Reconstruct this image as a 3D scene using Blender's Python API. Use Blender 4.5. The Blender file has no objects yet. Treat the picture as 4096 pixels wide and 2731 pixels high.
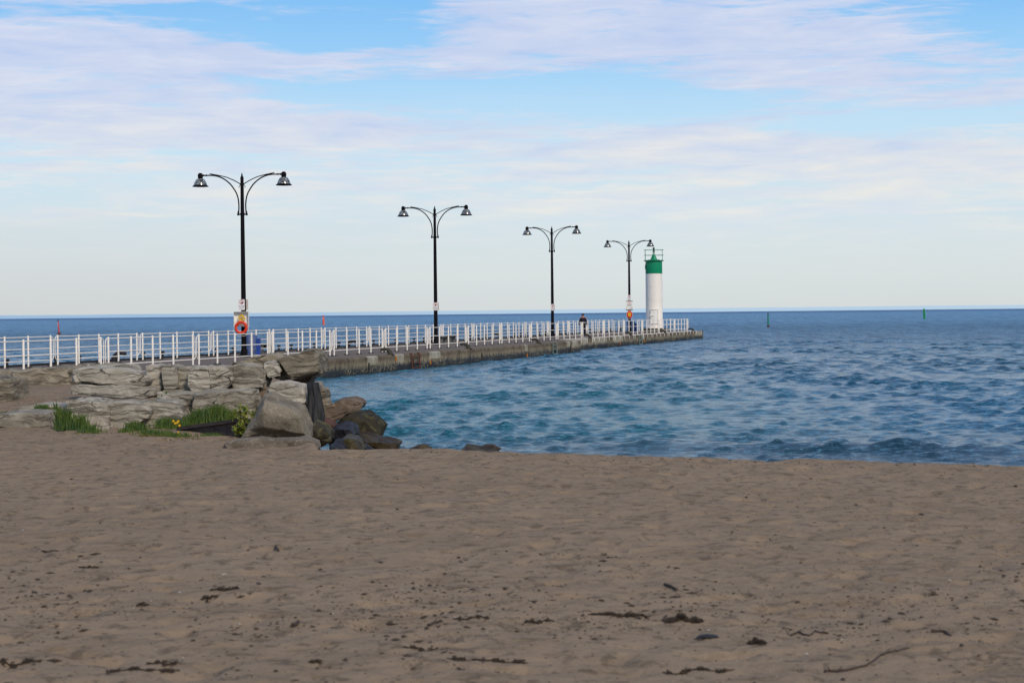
import bpy, bmesh, math, random
import numpy as np
from mathutils import Vector, Matrix
random.seed(7); rng = np.random.default_rng(11)
R = math.radians; PI = math.pi
scene = bpy.context.scene
COL = scene.collection

# ------------------------------------------------------------------ camera frame
F = 6827.0; CH = 1.82; CX, CY = 2048.0, 1365.5          # focal length in photo pixels (60 mm), eye height over the deck
pitch = math.atan(112 / F); roll = math.atan(.0100)
_f = Vector((0, math.cos(pitch), -math.sin(pitch)))
_r0 = Vector((1, 0, 0)); _u0 = _r0.cross(_f)
_r = math.cos(roll) * _r0 - math.sin(roll) * _u0
_u = math.sin(roll) * _r0 + math.cos(roll) * _u0
def ray(px, py): return _f + _r * ((px - CX) / F) - _u * ((py - CY) / F)
def on_z(px, py, z):
    d = ray(px, py); return Vector((0, 0, CH)) + d * ((z - CH) / d.z)
def at_y(px, py, Y):
    d = ray(px, py); return Vector((0, 0, CH)) + d * (Y / d.y)

# ------------------------------------------------------------------ object helpers
def link(o, parent=None):
    COL.objects.link(o)
    if parent is not None: o.parent = parent
    return o
def tag(o, label=None, cat=None, group=None, kind=None):
    if label: o['label'] = label
    if cat: o['category'] = cat
    if group: o['group'] = group
    if kind: o['kind'] = kind
    return o
def thing(name, label, cat, loc=(0, 0, 0), rz=0, group=None):
    o = bpy.data.objects.new(name, None); o.empty_display_size = .2
    o.location = loc; o.rotation_euler = (0, 0, rz); link(o)
    return tag(o, label, cat, group)
def dup(root, label, loc, rz, group=None):
    def cp(o, par):
        c = o.copy(); COL.objects.link(c)
        if par is not None: c.parent = par
        for ch in o.children: cp(ch, c)
        return c
    r = cp(root, None); r.location = loc; r.rotation_euler = (0, 0, rz); r['label'] = label
    if group: r['group'] = group
    return r
class MB:
    def __init__(s): s.v = []; s.f = []
    def add(s, vs, fs):
        n = len(s.v); s.v += [tuple(v) for v in vs]; s.f += [tuple(i + n for i in f) for f in fs]; return s
    def box(s, c, d, M=None, ch=0):
        x, y, z = d[0] / 2, d[1] / 2, d[2] / 2
        bm = bmesh.new(); bmesh.ops.create_cube(bm, size=1)
        for v in bm.verts: v.co = Vector((v.co.x * 2 * x, v.co.y * 2 * y, v.co.z * 2 * z))
        if ch > 0: bmesh.ops.bevel(bm, geom=bm.edges[:], offset=ch, segments=2, affect='EDGES')
        if M is not None: bm.transform(M)
        bm.transform(Matrix.Translation(c)); bm.verts.index_update()
        s.add([v.co[:] for v in bm.verts], [[v.index for v in f.verts] for f in bm.faces]); bm.free(); return s
    def tube(s, pts, r, n=10, closed=False, caps=True):
        pts = [Vector(p) for p in pts]; m = len(pts)
        rs = r if isinstance(r, (list, tuple)) else [r] * m
        base = len(s.v); prev = None
        for i, p in enumerate(pts):
            if closed: t = (pts[(i + 1) % m] - pts[i - 1]).normalized()
            else: t = (pts[min(i + 1, m - 1)] - pts[max(i - 1, 0)]).normalized()
            if prev is None:
                a = Vector((0, 0, 1)) if abs(t.z) < .9 else Vector((1, 0, 0))
                prev = (a - t * a.dot(t)).normalized()
            else: prev = (prev - t * prev.dot(t)).normalized()
            b = t.cross(prev)
            for k in range(n):
                a = 2 * PI * k / n
                s.v.append(tuple(p + (prev * math.cos(a) + b * math.sin(a)) * rs[i]))
        for i in range(m if closed else m - 1):
            j = (i + 1) % m
            for k in range(n):
                s.f.append((base + i * n + k, base + i * n + (k + 1) % n, base + j * n + (k + 1) % n, base + j * n + k))
        if caps and not closed:
            s.f.append(tuple(base + k for k in range(n))[::-1]); s.f.append(tuple(base + (m - 1) * n + k for k in range(n)))
        return s
    def lathe(s, prof, n=24, c=(0, 0, 0), M=None, cap=True):
        base = len(s.v)
        for r, z in prof:
            for k in range(n):
                a = 2 * PI * k / n; p = Vector((r * math.cos(a), r * math.sin(a), z))
                if M is not None: p = M @ p
                s.v.append((p.x + c[0], p.y + c[1], p.z + c[2]))
        for i in range(len(prof) - 1):
            for k in range(n):
                s.f.append((base + i * n + k, base + i * n + (k + 1) % n, base + (i + 1) * n + (k + 1) % n, base + (i + 1) * n + k))
        if cap:
            s.f.append(tuple(base + k for k in range(n))[::-1]); s.f.append(tuple(base + (len(prof) - 1) * n + k for k in range(n)))
        return s
    def prism(s, poly, y0, y1):            # polygon in XZ, extruded along Y
        n = len(poly); b = len(s.v)
        s.v += [(x, y0, z) for x, z in poly] + [(x, y1, z) for x, z in poly]
        s.f.append(tuple(range(b, b + n))); s.f.append(tuple(range(b + n, b + 2 * n))[::-1])
        for i in range(n):
            j = (i + 1) % n; s.f.append((b + i, b + n + i, b + n + j, b + j))
        return s
    def build(s, name, mat, parent=None, smooth=False, loc=None):
        me = bpy.data.meshes.new(name); me.from_pydata(s.v, [], s.f); me.update()
        bm = bmesh.new(); bm.from_mesh(me); bmesh.ops.recalc_face_normals(bm, faces=bm.faces[:]); bm.to_mesh(me); bm.free()
        if smooth:
            me.polygons.foreach_set('use_smooth', [True] * len(me.polygons))
            try: me.set_sharp_from_angle(angle=R(42))
            except Exception: pass
        if mat: me.materials.append(mat)
        o = bpy.data.objects.new(name, me); link(o, parent)
        if loc: o.location = loc
        return o
def np_mesh(name, V, Fq, mat, smooth=True, parent=None):
    me = bpy.data.meshes.new(name)
    me.vertices.add(len(V)); me.vertices.foreach_set('co', np.asarray(V, np.float32).ravel())
    k = Fq.shape[1]
    me.loops.add(Fq.size); me.loops.foreach_set('vertex_index', Fq.astype(np.int32).ravel())
    me.polygons.add(len(Fq)); me.polygons.foreach_set('loop_start', np.arange(0, Fq.size, k, dtype=np.int32))
    me.update(calc_edges=True); me.validate()
    if smooth: me.polygons.foreach_set('use_smooth', np.ones(len(Fq), bool))
    me.materials.append(mat)
    return link(bpy.data.objects.new(name, me), parent)
def arc(cx, cz, r, a0, a1, n): return [(cx + r * math.cos(R(a0 + (a1 - a0) * i / n)), cz + r * math.sin(R(a0 + (a1 - a0) * i / n))) for i in range(n + 1)]

# ------------------------------------------------------------------ numpy gradient noise
_perm = rng.permutation(512); _perm = np.concatenate([_perm, _perm, _perm])
_g = rng.normal(size=(512, 3)); _g /= np.linalg.norm(_g, axis=1)[:, None]
def pn(x, y, z=0.0):
    x, y, z = np.broadcast_arrays(np.asarray(x, float), np.asarray(y, float), np.asarray(z, float))
    xi, yi, zi = np.floor(x).astype(int), np.floor(y).astype(int), np.floor(z).astype(int)
    xf, yf, zf = x - xi, y - yi, z - zi
    u, v, w = [t * t * t * (t * (t * 6 - 15) + 10) for t in (xf, yf, zf)]
    out = 0
    for dx in (0, 1):
        for dy in (0, 1):
            for dz in (0, 1):
                h = _perm[_perm[_perm[(xi + dx) & 511] + ((yi + dy) & 511)] + ((zi + dz) & 511)]
                g = _g[h]
                d = g[..., 0] * (xf - dx) + g[..., 1] * (yf - dy) + g[..., 2] * (zf - dz)
                out = out + d * (u if dx else 1 - u) * (v if dy else 1 - v) * (w if dz else 1 - w)
    return out * 1.5
def fbm(x, y, z=0.0, o=4, g=.5):
    s = 0; a = 1
    for i in range(o): s = s + a * pn(x * 2 ** i + 17.3 * i, y * 2 ** i + 5.1 * i, z * 2 ** i); a *= g
    return s

# ------------------------------------------------------------------ material helpers
def lin(c):
    return tuple(((x / 255) / 12.92 if x / 255 <= .04045 else ((x / 255 + .055) / 1.055) ** 2.4) for x in c)
class N:                                   # a tiny expression builder over shader math nodes
    def __init__(s, nt, sock): s.nt = nt; s.s = sock
    def _m(s, op, *o, clamp=False):
        n = s.nt.nodes.new('ShaderNodeMath'); n.operation = op; n.use_clamp = clamp
        s.nt.links.new(s.s, n.inputs[0])
        for i, q in enumerate(o):
            if isinstance(q, N): s.nt.links.new(q.s, n.inputs[i + 1])
            else: n.inputs[i + 1].default_value = q
        return N(s.nt, n.outputs[0])
    def __add__(s, o): return s._m('ADD', o)
    def __radd__(s, o): return s._m('ADD', o)
    def __sub__(s, o): return s._m('SUBTRACT', o)
    def __rsub__(s, o): return (s * -1) + o
    def __mul__(s, o): return s._m('MULTIPLY', o)
    def __rmul__(s, o): return s._m('MULTIPLY', o)
    def __truediv__(s, o): return s._m('DIVIDE', o)
    def f(s, op, *o): return s._m(op, *o)
    def clamp(s): return s._m('MULTIPLY', 1.0, clamp=True)
    def ss(s, a, b):
        n = s.nt.nodes.new('ShaderNodeMapRange'); n.interpolation_type = 'SMOOTHSTEP'
        s.nt.links.new(s.s, n.inputs[0]); n.inputs[1].default_value = a; n.inputs[2].default_value = b
        return N(s.nt, n.outputs[0])
def comb(nt, x, y, z):
    n = nt.nodes.new('ShaderNodeCombineXYZ')
    for i, q in enumerate((x, y, z)):
        if isinstance(q, N): nt.links.new(q.s, n.inputs[i])
        else: n.inputs[i].default_value = q
    return n.outputs[0]
def noise(nt, vec, scale, detail=4, rough=.5, dist=0, kind='fac'):
    n = nt.nodes.new('ShaderNodeTexNoise'); n.inputs['Scale'].default_value = scale
    n.inputs['Detail'].default_value = detail; n.inputs['Roughness'].default_value = rough; n.inputs['Distortion'].default_value = dist
    if vec is not None: nt.links.new(vec, n.inputs['Vector'])
    return N(nt, n.outputs[0])
def ramp(nt, fac, stops):
    n = nt.nodes.new('ShaderNodeValToRGB'); e = n.color_ramp.elements
    while len(e) > 1: e.remove(e[-1])
    e[0].position = stops[0][0]; e[0].color = (*stops[0][1], 1)
    for p, c in stops[1:]:
        q = e.new(p); q.color = (*c, 1)
    nt.links.new(fac.s, n.inputs[0]); return n.outputs[0]
def mix(nt, fac, a, b, mode='MIX'):
    n = nt.nodes.new('ShaderNodeMix'); n.data_type = 'RGBA'; n.blend_type = mode
    for i, q in ((0, fac), (6, a), (7, b)):
        if isinstance(q, N): nt.links.new(q.s, n.inputs[i])
        elif isinstance(q, (tuple, list)): n.inputs[i].default_value = (*q[:3], 1)
        elif isinstance(q, (int, float)): n.inputs[i].default_value = q
        else: nt.links.new(q, n.inputs[i])
    return n.outputs[2]
def mat_base(name):
    m = bpy.data.materials.new(name); m.use_nodes = True; nt = m.node_tree
    b = nt.nodes['Principled BSDF']; return m, nt, b
def bump(nt, b, h, strength=.5, dist=.02):
    n = nt.nodes.new('ShaderNodeBump'); n.inputs['Strength'].default_value = strength; n.inputs['Distance'].default_value = dist
    nt.links.new(h.s, n.inputs['Height']); nt.links.new(n.outputs[0], b.inputs['Normal']); return n
def coords(nt, which='Object'):
    n = nt.nodes.new('ShaderNodeTexCoord'); s = n.outputs[which]
    x = nt.nodes.new('ShaderNodeSeparateXYZ'); nt.links.new(s, x.inputs[0])
    return s, N(nt, x.outputs[0]), N(nt, x.outputs[1]), N(nt, x.outputs[2])
def wpos(nt):
    n = nt.nodes.new('ShaderNodeNewGeometry'); s = n.outputs['Position']
    x = nt.nodes.new('ShaderNodeSeparateXYZ'); nt.links.new(s, x.inputs[0])
    return s, N(nt, x.outputs[0]), N(nt, x.outputs[1]), N(nt, x.outputs[2])
def simple(name, c, rough=.6, metal=0, var=.12, scale=6, dirt=None, dirt_amt=.3, spec=.4, bmp=.0):
    m, nt, b = mat_base(name); s, x, y, z = coords(nt)
    nz = noise(nt, s, scale, 5, .6)
    col = mix(nt, nz, tuple(v * (1 - var) for v in c), tuple(min(1, v * (1 + var)) for v in c))
    if dirt:
        d = noise(nt, s, scale * 3.1, 6, .7).ss(.55, .75) * dirt_amt
        col = mix(nt, d, col, dirt)
    nt.links.new(col, b.inputs['Base Color'])
    b.inputs['Roughness'].default_value = rough; b.inputs['Metallic'].default_value = metal; b.inputs['Specular IOR Level'].default_value = spec
    if bmp: bump(nt, b, noise(nt, s, scale * 8, 5, .6), bmp, .01)
    return m

M = {}
M['white'] = simple('white_paint', (.79, .735, .665), .5, var=.06, scale=4, dirt=(.36, .20, .10), dirt_amt=.45, spec=.25)
M['white_clean'] = simple('white_panel', (.80, .78, .73), .5, var=.03)
M['black'] = simple('black_metal', (.008, .007, .009), .65, var=.2, scale=9, spec=.06)
M['blackrust'] = simple('black_iron', (.014, .013, .013), .6, var=.3, scale=12, dirt=(.06, .035, .02), dirt_amt=.5, bmp=.3)
M['bollard'] = simple('brown_iron', (.035, .031, .02), .7, var=.3, scale=12, dirt=(.07, .05, .03), bmp=.4)
M['green'] = simple('green_paint', (.0, .24, .105), .38, var=.1, scale=3, dirt=(.02, .12, .07), dirt_amt=.3)
M['sign_white'] = simple('sign_white', (.80, .78, .78), .5, var=.02)
M['sign_back'] = simple('sign_back', (.52, .47, .44), .5, var=.04)
M['red'] = simple('red_print', (.42, .02, .03), .5, var=.05)
M['ink'] = simple('black_print', (.02, .02, .022), .5, var=.05)
M['ring'] = simple('orange_red_plastic', (.62, .035, .008), .42, var=.1, scale=5)
M['tape'] = simple('tape', (.62, .24, .03), .5)
M['rope'] = simple('white_rope', (.72, .68, .6), .8, var=.1, scale=40)
M['yellow'] = simple('yellow_cloth', (.72, .46, .015), .75, var=.25, scale=18)
M['bluebin'] = simple('blue_plastic', (.012, .05, .28), .5, var=.2, scale=5)
M['bluewire'] = simple('blue_wire', (.07, .12, .32), .5, var=.2, scale=9)
M['benchgrey'] = simple('grey_bench_boards', (.12, .12, .11), .75, var=.25, scale=7, bmp=.2)
M['rust'] = simple('rusty_steel', (.10, .032, .018), .85, var=.4, scale=9, dirt=(.3, .12, .04), dirt_amt=.5)
M['galv'] = simple('weathered_green_steel', (.14, .19, .17), .6, var=.3, scale=9)
M['orange'] = simple('orange_rust', (.42, .15, .02), .8, var=.4, scale=14)
M['redbuoy'] = simple('red_buoy_paint', (.50, .055, .04), .5, var=.15, scale=2, dirt=(.25, .06, .04))
M['redbuoy2'] = simple('orange_buoy_paint', (.72, .11, .06), .5, var=.15, scale=2)
M['crimson'] = simple('crimson_buoy_top', (.42, .02, .05), .5, var=.1)
M['greenbuoy'] = simple('teal_buoy_paint', (.0, .20, .13), .5, var=.15, scale=2)
M['greenbuoy2'] = simple('bright_green_buoy_paint', (.0, .25, .065), .5, var=.15, scale=2)
M['navy'] = simple('navy_jacket', (.004, .006, .02), .85, var=.3, scale=12, bmp=.3)
M['trouser'] = simple('black_trousers', (.006, .006, .012), .85, var=.3, scale=12, bmp=.3)
M['skin'] = simple('skin', (.34, .16, .10), .6, var=.08)
M['hair'] = simple('dark_hair', (.006, .005, .005), .7, var=.2, scale=30)
M['shoe'] = simple('black_shoe', (.01, .01, .012), .6)
M['grime'] = simple('pedestal_concrete', (.085, .075, .055), .95, var=.3, scale=8, dirt=(.03, .027, .02), bmp=.5)

def m_asphalt():
    m, nt, b = mat_base('deck_asphalt'); s, x, y, z = wpos(nt)
    big = noise(nt, s, .5, 4, .6); fine = noise(nt, s, 60, 3, .7)
    c = mix(nt, big, (.130, .100, .080), (.185, .145, .120))
    c = mix(nt, fine.ss(.3, .7) * .35, c, (.09, .075, .066))
    nt.links.new(c, b.inputs['Base Color']); b.inputs['Roughness'].default_value = .92; b.inputs['Specular IOR Level'].default_value = .2
    bump(nt, b, fine, .4, .01); return m
M['asphalt'] = m_asphalt()

def m_wall(fresh=False):
    m, nt, b = mat_base('fresh_concrete' if fresh else 'weathered_concrete'); s, x, y, z = wpos(nt)
    big = noise(nt, s, 1.3, 6, .65); fine = noise(nt, s, 22, 5, .7)
    streakv = comb(nt, x * 9, y * 9, z * .8); streak = noise(nt, streakv, 1.4, 6, .7)
    if fresh: top = mix(nt, big.ss(.3, .7), (.22, .20, .15), (.40, .375, .30))
    else: top = mix(nt, big.ss(.3, .7), (.075, .056, .036), (.17, .136, .096))
    top = mix(nt, fine.ss(.5, .8) * .5, top, (.045, .036, .022) if not fresh else (.25, .22, .17))
    top = mix(nt, streak.ss(.56, .72) * .6, top, (.26, .22, .15))
    # chalky runs just above the waterline
    v = nt.nodes.new('ShaderNodeTexVoronoi'); v.feature = 'DISTANCE_TO_EDGE'; v.inputs['Scale'].default_value = 1
    warp = noise(nt, s, 3.0, 4, .6)
    nt.links.new(comb(nt, x * 2.6 + warp * 2.2, y * 2.6 + warp * 1.7, z * 5.0 + warp * 2.5), v.inputs['Vector'])
    vein = (1.0 - N(nt, v.outputs[0]).ss(.01, .085))
    zz = z + big * .28 + (streak - .5) * .35
    band = (zz.ss(-.30, -.18) * -1 + 1)              # below the tide line
    dark = mix(nt, fine, (.012, .016, .022), (.035, .042, .052))
    col = mix(nt, band, top, dark)
    edge = (1.0 - ((z + big * .28 + .22).f('ABSOLUTE')).ss(.02, .2)) * streak.ss(.42, .62)
    col = mix(nt, edge * .75, col, (.33, .28, .18))
    col = mix(nt, vein * (1.0 - z.ss(-.28, -.12)) * .6 * noise(nt, s, .7, 3).ss(.36, .6), col, (.34, .29, .17))
    col = mix(nt, (1.0 - z.ss(-.74, -.62)) * .8, col, (.012, .015, .012))
    # dark expansion joints
    nt.links.new(col, b.inputs['Base Color']); b.inputs['Roughness'].default_value = .9; b.inputs['Specular IOR Level'].default_value = .25
    bump(nt, b, fine * .5 + big, .5, .04); return m
M['wall'] = m_wall(); M['fresh'] = m_wall(True)

def m_rock(name, c0, c1, c2, strata=1.0, bmp=1.15, moss=None, rough=.9, dark_low=None, speck=None):
    m, nt, b = mat_base(name); s, x, y, z = wpos(nt)
    oi = nt.nodes.new('ShaderNodeObjectInfo'); rnd = N(nt, oi.outputs['Random'])
    w = noise(nt, s, 1.6, 4, .6)
    sv = comb(nt, x * 1.1 + w * .8, y * 1.1, z * 13 + w * 4 + rnd * 30)
    st = noise(nt, sv, 1.5, 7, .65); big = noise(nt, s, 2.6, 6, .6); fine = noise(nt, s, 38, 5, .7)
    col = mix(nt, big.ss(.32, .68), c0, c1)
    col = mix(nt, noise(nt, s, 5.5, 5, .65).ss(.52, .7) * .7, col, c2)
    if strata:
        col = mix(nt, (1.0 - st.ss(.30, .40)) * .6 * strata, col, tuple(v * .28 for v in c0))
        v = nt.nodes.new('ShaderNodeTexVoronoi'); v.feature = 'DISTANCE_TO_EDGE'; v.inputs['Scale'].default_value = 1
        nt.links.new(comb(nt, x * 2.0 + w * 1.5, y * 2.0 + w, z * 6 + w * 1.5 + rnd * 9), v.inputs['Vector'])
        crack = (1.0 - N(nt, v.outputs[0]).ss(.0, .035)) * noise(nt, s, 2.2, 3).ss(.52, .64)
        col = mix(nt, crack * .8 * strata, col, tuple(v_ * .2 for v_ in c0))
    col = mix(nt, fine.ss(.45, .75) * .35, col, tuple(v * .5 for v in c0))
    if speck: col = mix(nt, noise(nt, s, 60, 3, .6).ss(.60, .68) * .7, col, speck)
    if moss: col = mix(nt, noise(nt, s, 7, 6, .7).ss(.5, .64), col, moss)
    if dark_low is not None:
        col = mix(nt, 1.0 - (z + (big - .5) * .2).ss(dark_low - .08, dark_low + .1), col, (.012, .010, .008))
    hsv = nt.nodes.new('ShaderNodeHueSaturation'); nt.links.new(col, hsv.inputs['Color']); nt.links.new((rnd * .3 + .87).s, hsv.inputs['Value'])
    nt.links.new(hsv.outputs[0], b.inputs['Base Color']); b.inputs['Roughness'].default_value = rough; b.inputs['Specular IOR Level'].default_value = .3 if rough > .8 else .16
    h = fine * .25 + big * .8
    if strata: h = h + st.ss(.3, .5) * .9 * strata - crack * 1.2
    bump(nt, b, h, bmp, .03); return m
M['lime'] = m_rock('limestone', (.23, .20, .155), (.36, .325, .265), (.46, .42, .35), strata=1.0)
M['limewarm'] = m_rock('limestone_warm', (.18, .15, .105), (.28, .24, .18), (.36, .315, .24), strata=1.1)
M['lightlime'] = m_rock('pale_limestone', (.31, .275, .22), (.42, .38, .315), (.54, .50, .42), strata=.8)
M['granite'] = m_rock('grey_granite', (.10, .082, .058), (.21, .18, .135), (.34, .30, .23), strata=0, speck=(.38, .35, .29), bmp=1.0)
M['brownrock'] = m_rock('brown_rock', (.10, .07, .048), (.17, .125, .09), (.22, .17, .13), strata=.25)
M['darkrock'] = m_rock('dark_rock', (.018, .015, .009), (.04, .033, .02), (.08, .07, .04), strata=0, moss=(.085, .075, .028), rough=.7)
M['wetbrown'] = m_rock('wet_brown_rock', (.022, .014, .006), (.055, .036, .015), (.10, .07, .03), strata=0, rough=.5)
M['redrock'] = m_rock('reddish_rock', (.05, .022, .016), (.10, .048, .036), (.14, .08, .06), strata=.2)
M['bluerock'] = m_rock('wet_slate_rock', (.012, .011, .014), (.022, .021, .026), (.04, .04, .05), strata=0, rough=.5, bmp=.4)
M['mossrock'] = m_rock('mossy_rock', (.03, .022, .01), (.07, .055, .022), (.1, .08, .03), strata=0, rough=.4)
M['conglom'] = m_rock('pebbly_rock', (.09, .07, .05), (.18, .15, .115), (.30, .25, .2), strata=0, speck=(.4, .36, .3))

def m_timber():
    m, nt, b = mat_base('weathered_timber'); s, x, y, z = wpos(nt)
    g = noise(nt, comb(nt, x * 1.5, y * 1.5, z * 22), 2, 6, .7)
    c = mix(nt, g.ss(.3, .7), (.026, .016, .013), (.085, .055, .045))
    nt.links.new(c, b.inputs['Base Color']); b.inputs['Roughness'].default_value = .85; bump(nt, b, g, .5, .01); return m
M['timber'] = m_timber()
def m_cloth():
    m, nt, b = mat_base('wet_geotextile'); s, x, y, z = wpos(nt)
    g = noise(nt, comb(nt, x * 12, y * 12, z * 1.5), 2, 6, .7)
    c = mix(nt, g.ss(.3, .75), (.004, .004, .004), (.020, .016, .012))
    nt.links.new(c, b.inputs['Base Color']); b.inputs['Roughness'].default_value = .7; bump(nt, b, g, .8, .02); return m
M['cloth'] = m_cloth()
def m_leaf(name, a, bb):
    m, nt, b = mat_base(name); s, x, y, z = wpos(nt)
    c = mix(nt, noise(nt, s, 9, 4, .7).ss(.3, .7), a, bb)
    nt.links.new(c, b.inputs['Base Color']); b.inputs['Roughness'].default_value = .55
    b.inputs['Subsurface Weight'].default_value = 0; b.inputs['Transmission Weight'].default_value = 0; return m
M['grass'] = m_leaf('grass_blades', (.014, .055, .004), (.085, .12, .010))
M['moss'] = m_leaf('low_weeds', (.045, .06, .008), (.16, .12, .02))
M['shrub'] = m_leaf('shrub_leaves', (.05, .10, .006), (.22, .21, .012))
M['petal'] = simple('dandelion_yellow', (.75, .42, .01), .7, var=.15, scale=60)
M['weed'] = simple('dried_seaweed', (.036, .024, .015), .95, var=.5, scale=60)
M['twig'] = simple('driftwood', (.05, .034, .026), .9, var=.4, scale=60)
M['speck'] = simple('beach_debris', (.05, .034, .022), .95, var=.6, scale=8)
M['pebble'] = simple('pale_pebbles', (.42, .40, .36), .8, var=.4, scale=8)

def m_sand():
    m, nt, b = mat_base('sand'); s, x, y, z = wpos(nt)
    big = noise(nt, s, .35, 4, .55); mid = noise(nt, s, 2.4, 5, .6); mid2 = noise(nt, s, 8.0, 5, .65); fine = noise(nt, s, 90, 4, .7)
    c = mix(nt, big.ss(.3, .7), (.226, .164, .110), (.246, .180, .121))
    c = mix(nt, mid.ss(.47, .62) * .35, c, (.165, .116, .072))  # brown tint painted in as shade of the broad undulations
    c = mix(nt, mid2.ss(.54, .64) * .7, c, (.080, .060, .042))
    c = mix(nt, noise(nt, s, 20, 4, .65).ss(.60, .68) * .8 * mid.ss(.40, .58), c, (.045, .030, .02))
    lines = noise(nt, comb(nt, x * 2.0 + mid * .8, y * 5.2, 0), 1.0, 6, .70, .6)
    c = mix(nt, lines.ss(.54, .64) * .50, c, (.125, .084, .048))
    c = mix(nt, noise(nt, comb(nt, x * 5, y * 9, 4), 1.0, 5, .7).ss(.58, .68) * .6, c, (.075, .054, .036))
    c = mix(nt, fine.ss(.35, .7) * .15, c, (.28, .22, .16))
    c = mix(nt, (z + mid * .1).ss(-.45, -.25) * -1 + 1, c, (.05, .038, .027))
    nt.links.new(c, b.inputs['Base Color']); b.inputs['Roughness'].default_value = .95; b.inputs['Specular IOR Level'].default_value = .15
    bump(nt, b, mid2 * .8 + noise(nt, s, 30, 4, .6) * .35 + fine * .06, .55, .05); return m
M['sand'] = m_sand()

def m_water():
    m, nt, b = mat_base('lake_water'); s, x, y, z = wpos(nt)
    rip = noise(nt, comb(nt, x * .9, y * 1.2, 0), 11.0, 4, .6, .5)
    rip2 = noise(nt, comb(nt, x * .8, y * 1.0, 0), 3.0, 5, .62, .4)
    chop = noise(nt, comb(nt, x * 1.5, y * .30, 1), 1.0, 5, .65, .5)
    stk = noise(nt, comb(nt, x * .55, y * .09, 3), 1.0, 6, .7, .3)
    stk2 = noise(nt, comb(nt, x * .06, y * .018, 5), 1.0, 4, .6, .3)
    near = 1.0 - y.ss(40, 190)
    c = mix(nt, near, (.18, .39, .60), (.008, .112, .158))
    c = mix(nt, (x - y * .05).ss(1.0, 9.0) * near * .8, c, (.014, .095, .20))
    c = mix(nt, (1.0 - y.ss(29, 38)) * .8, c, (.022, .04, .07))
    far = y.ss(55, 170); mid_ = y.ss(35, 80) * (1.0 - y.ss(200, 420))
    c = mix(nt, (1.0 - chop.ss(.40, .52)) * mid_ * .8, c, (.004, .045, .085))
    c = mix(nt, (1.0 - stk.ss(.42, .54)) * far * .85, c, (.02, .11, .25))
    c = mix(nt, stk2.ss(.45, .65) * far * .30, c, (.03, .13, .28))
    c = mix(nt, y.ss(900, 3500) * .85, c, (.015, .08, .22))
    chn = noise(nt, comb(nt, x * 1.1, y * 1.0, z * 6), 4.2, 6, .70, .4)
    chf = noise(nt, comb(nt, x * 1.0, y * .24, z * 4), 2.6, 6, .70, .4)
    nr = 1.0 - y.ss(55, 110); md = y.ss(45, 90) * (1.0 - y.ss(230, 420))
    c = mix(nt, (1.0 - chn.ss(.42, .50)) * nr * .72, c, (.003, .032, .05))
    c = mix(nt, chn.ss(.53, .60) * nr * .5, c, (.13, .30, .43))  # pale streaks: highlights of the near chop, painted into the colour
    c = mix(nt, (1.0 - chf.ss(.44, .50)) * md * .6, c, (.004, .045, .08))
    c = mix(nt, chf.ss(.54, .60) * md * .5, c, (.15, .33, .50))  # painted highlights again, for the chop at middle distance
    foam = noise(nt, comb(nt, x * 9, y * 4, 0), 1.0, 5, .7).ss(.60, .66) * noise(nt, comb(nt, x * .9, y * .8, 2), 1.0, 3).ss(.55, .66) * (1.0 - (y + x * .3 - 33.2).f('ABSOLUTE').ss(.4, 2.2))
    c = mix(nt, foam * .6, c, (.55, .60, .66))
    nt.links.new(c, b.inputs['Base Color'])
    b.inputs['IOR'].default_value = 1.333; spl = .52 - far * .34; nt.links.new(spl.s, b.inputs['Specular IOR Level'])
    b.inputs['Specular Tint'].default_value = (.44, .79, 1.0, 1)
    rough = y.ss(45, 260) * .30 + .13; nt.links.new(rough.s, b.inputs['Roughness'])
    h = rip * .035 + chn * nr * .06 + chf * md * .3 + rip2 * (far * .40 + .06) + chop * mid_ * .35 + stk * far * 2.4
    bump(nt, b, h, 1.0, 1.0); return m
M['water'] = m_water()

def m_hill():
    m, nt, b = mat_base('hazy_shore'); s, x, y, z = wpos(nt)
    f = noise(nt, s, .0012, 4, .6)
    c = mix(nt, f, (.02, .028, .035), (.03, .04, .05)); nt.links.new(c, b.inputs['Base Color']); b.inputs['Roughness'].default_value = 1
    b.inputs['Specular IOR Level'].default_value = 0
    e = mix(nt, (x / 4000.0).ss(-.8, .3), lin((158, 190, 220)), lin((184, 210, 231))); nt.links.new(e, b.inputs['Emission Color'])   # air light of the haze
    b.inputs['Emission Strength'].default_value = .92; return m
M['hill'] = m_hill()

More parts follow.
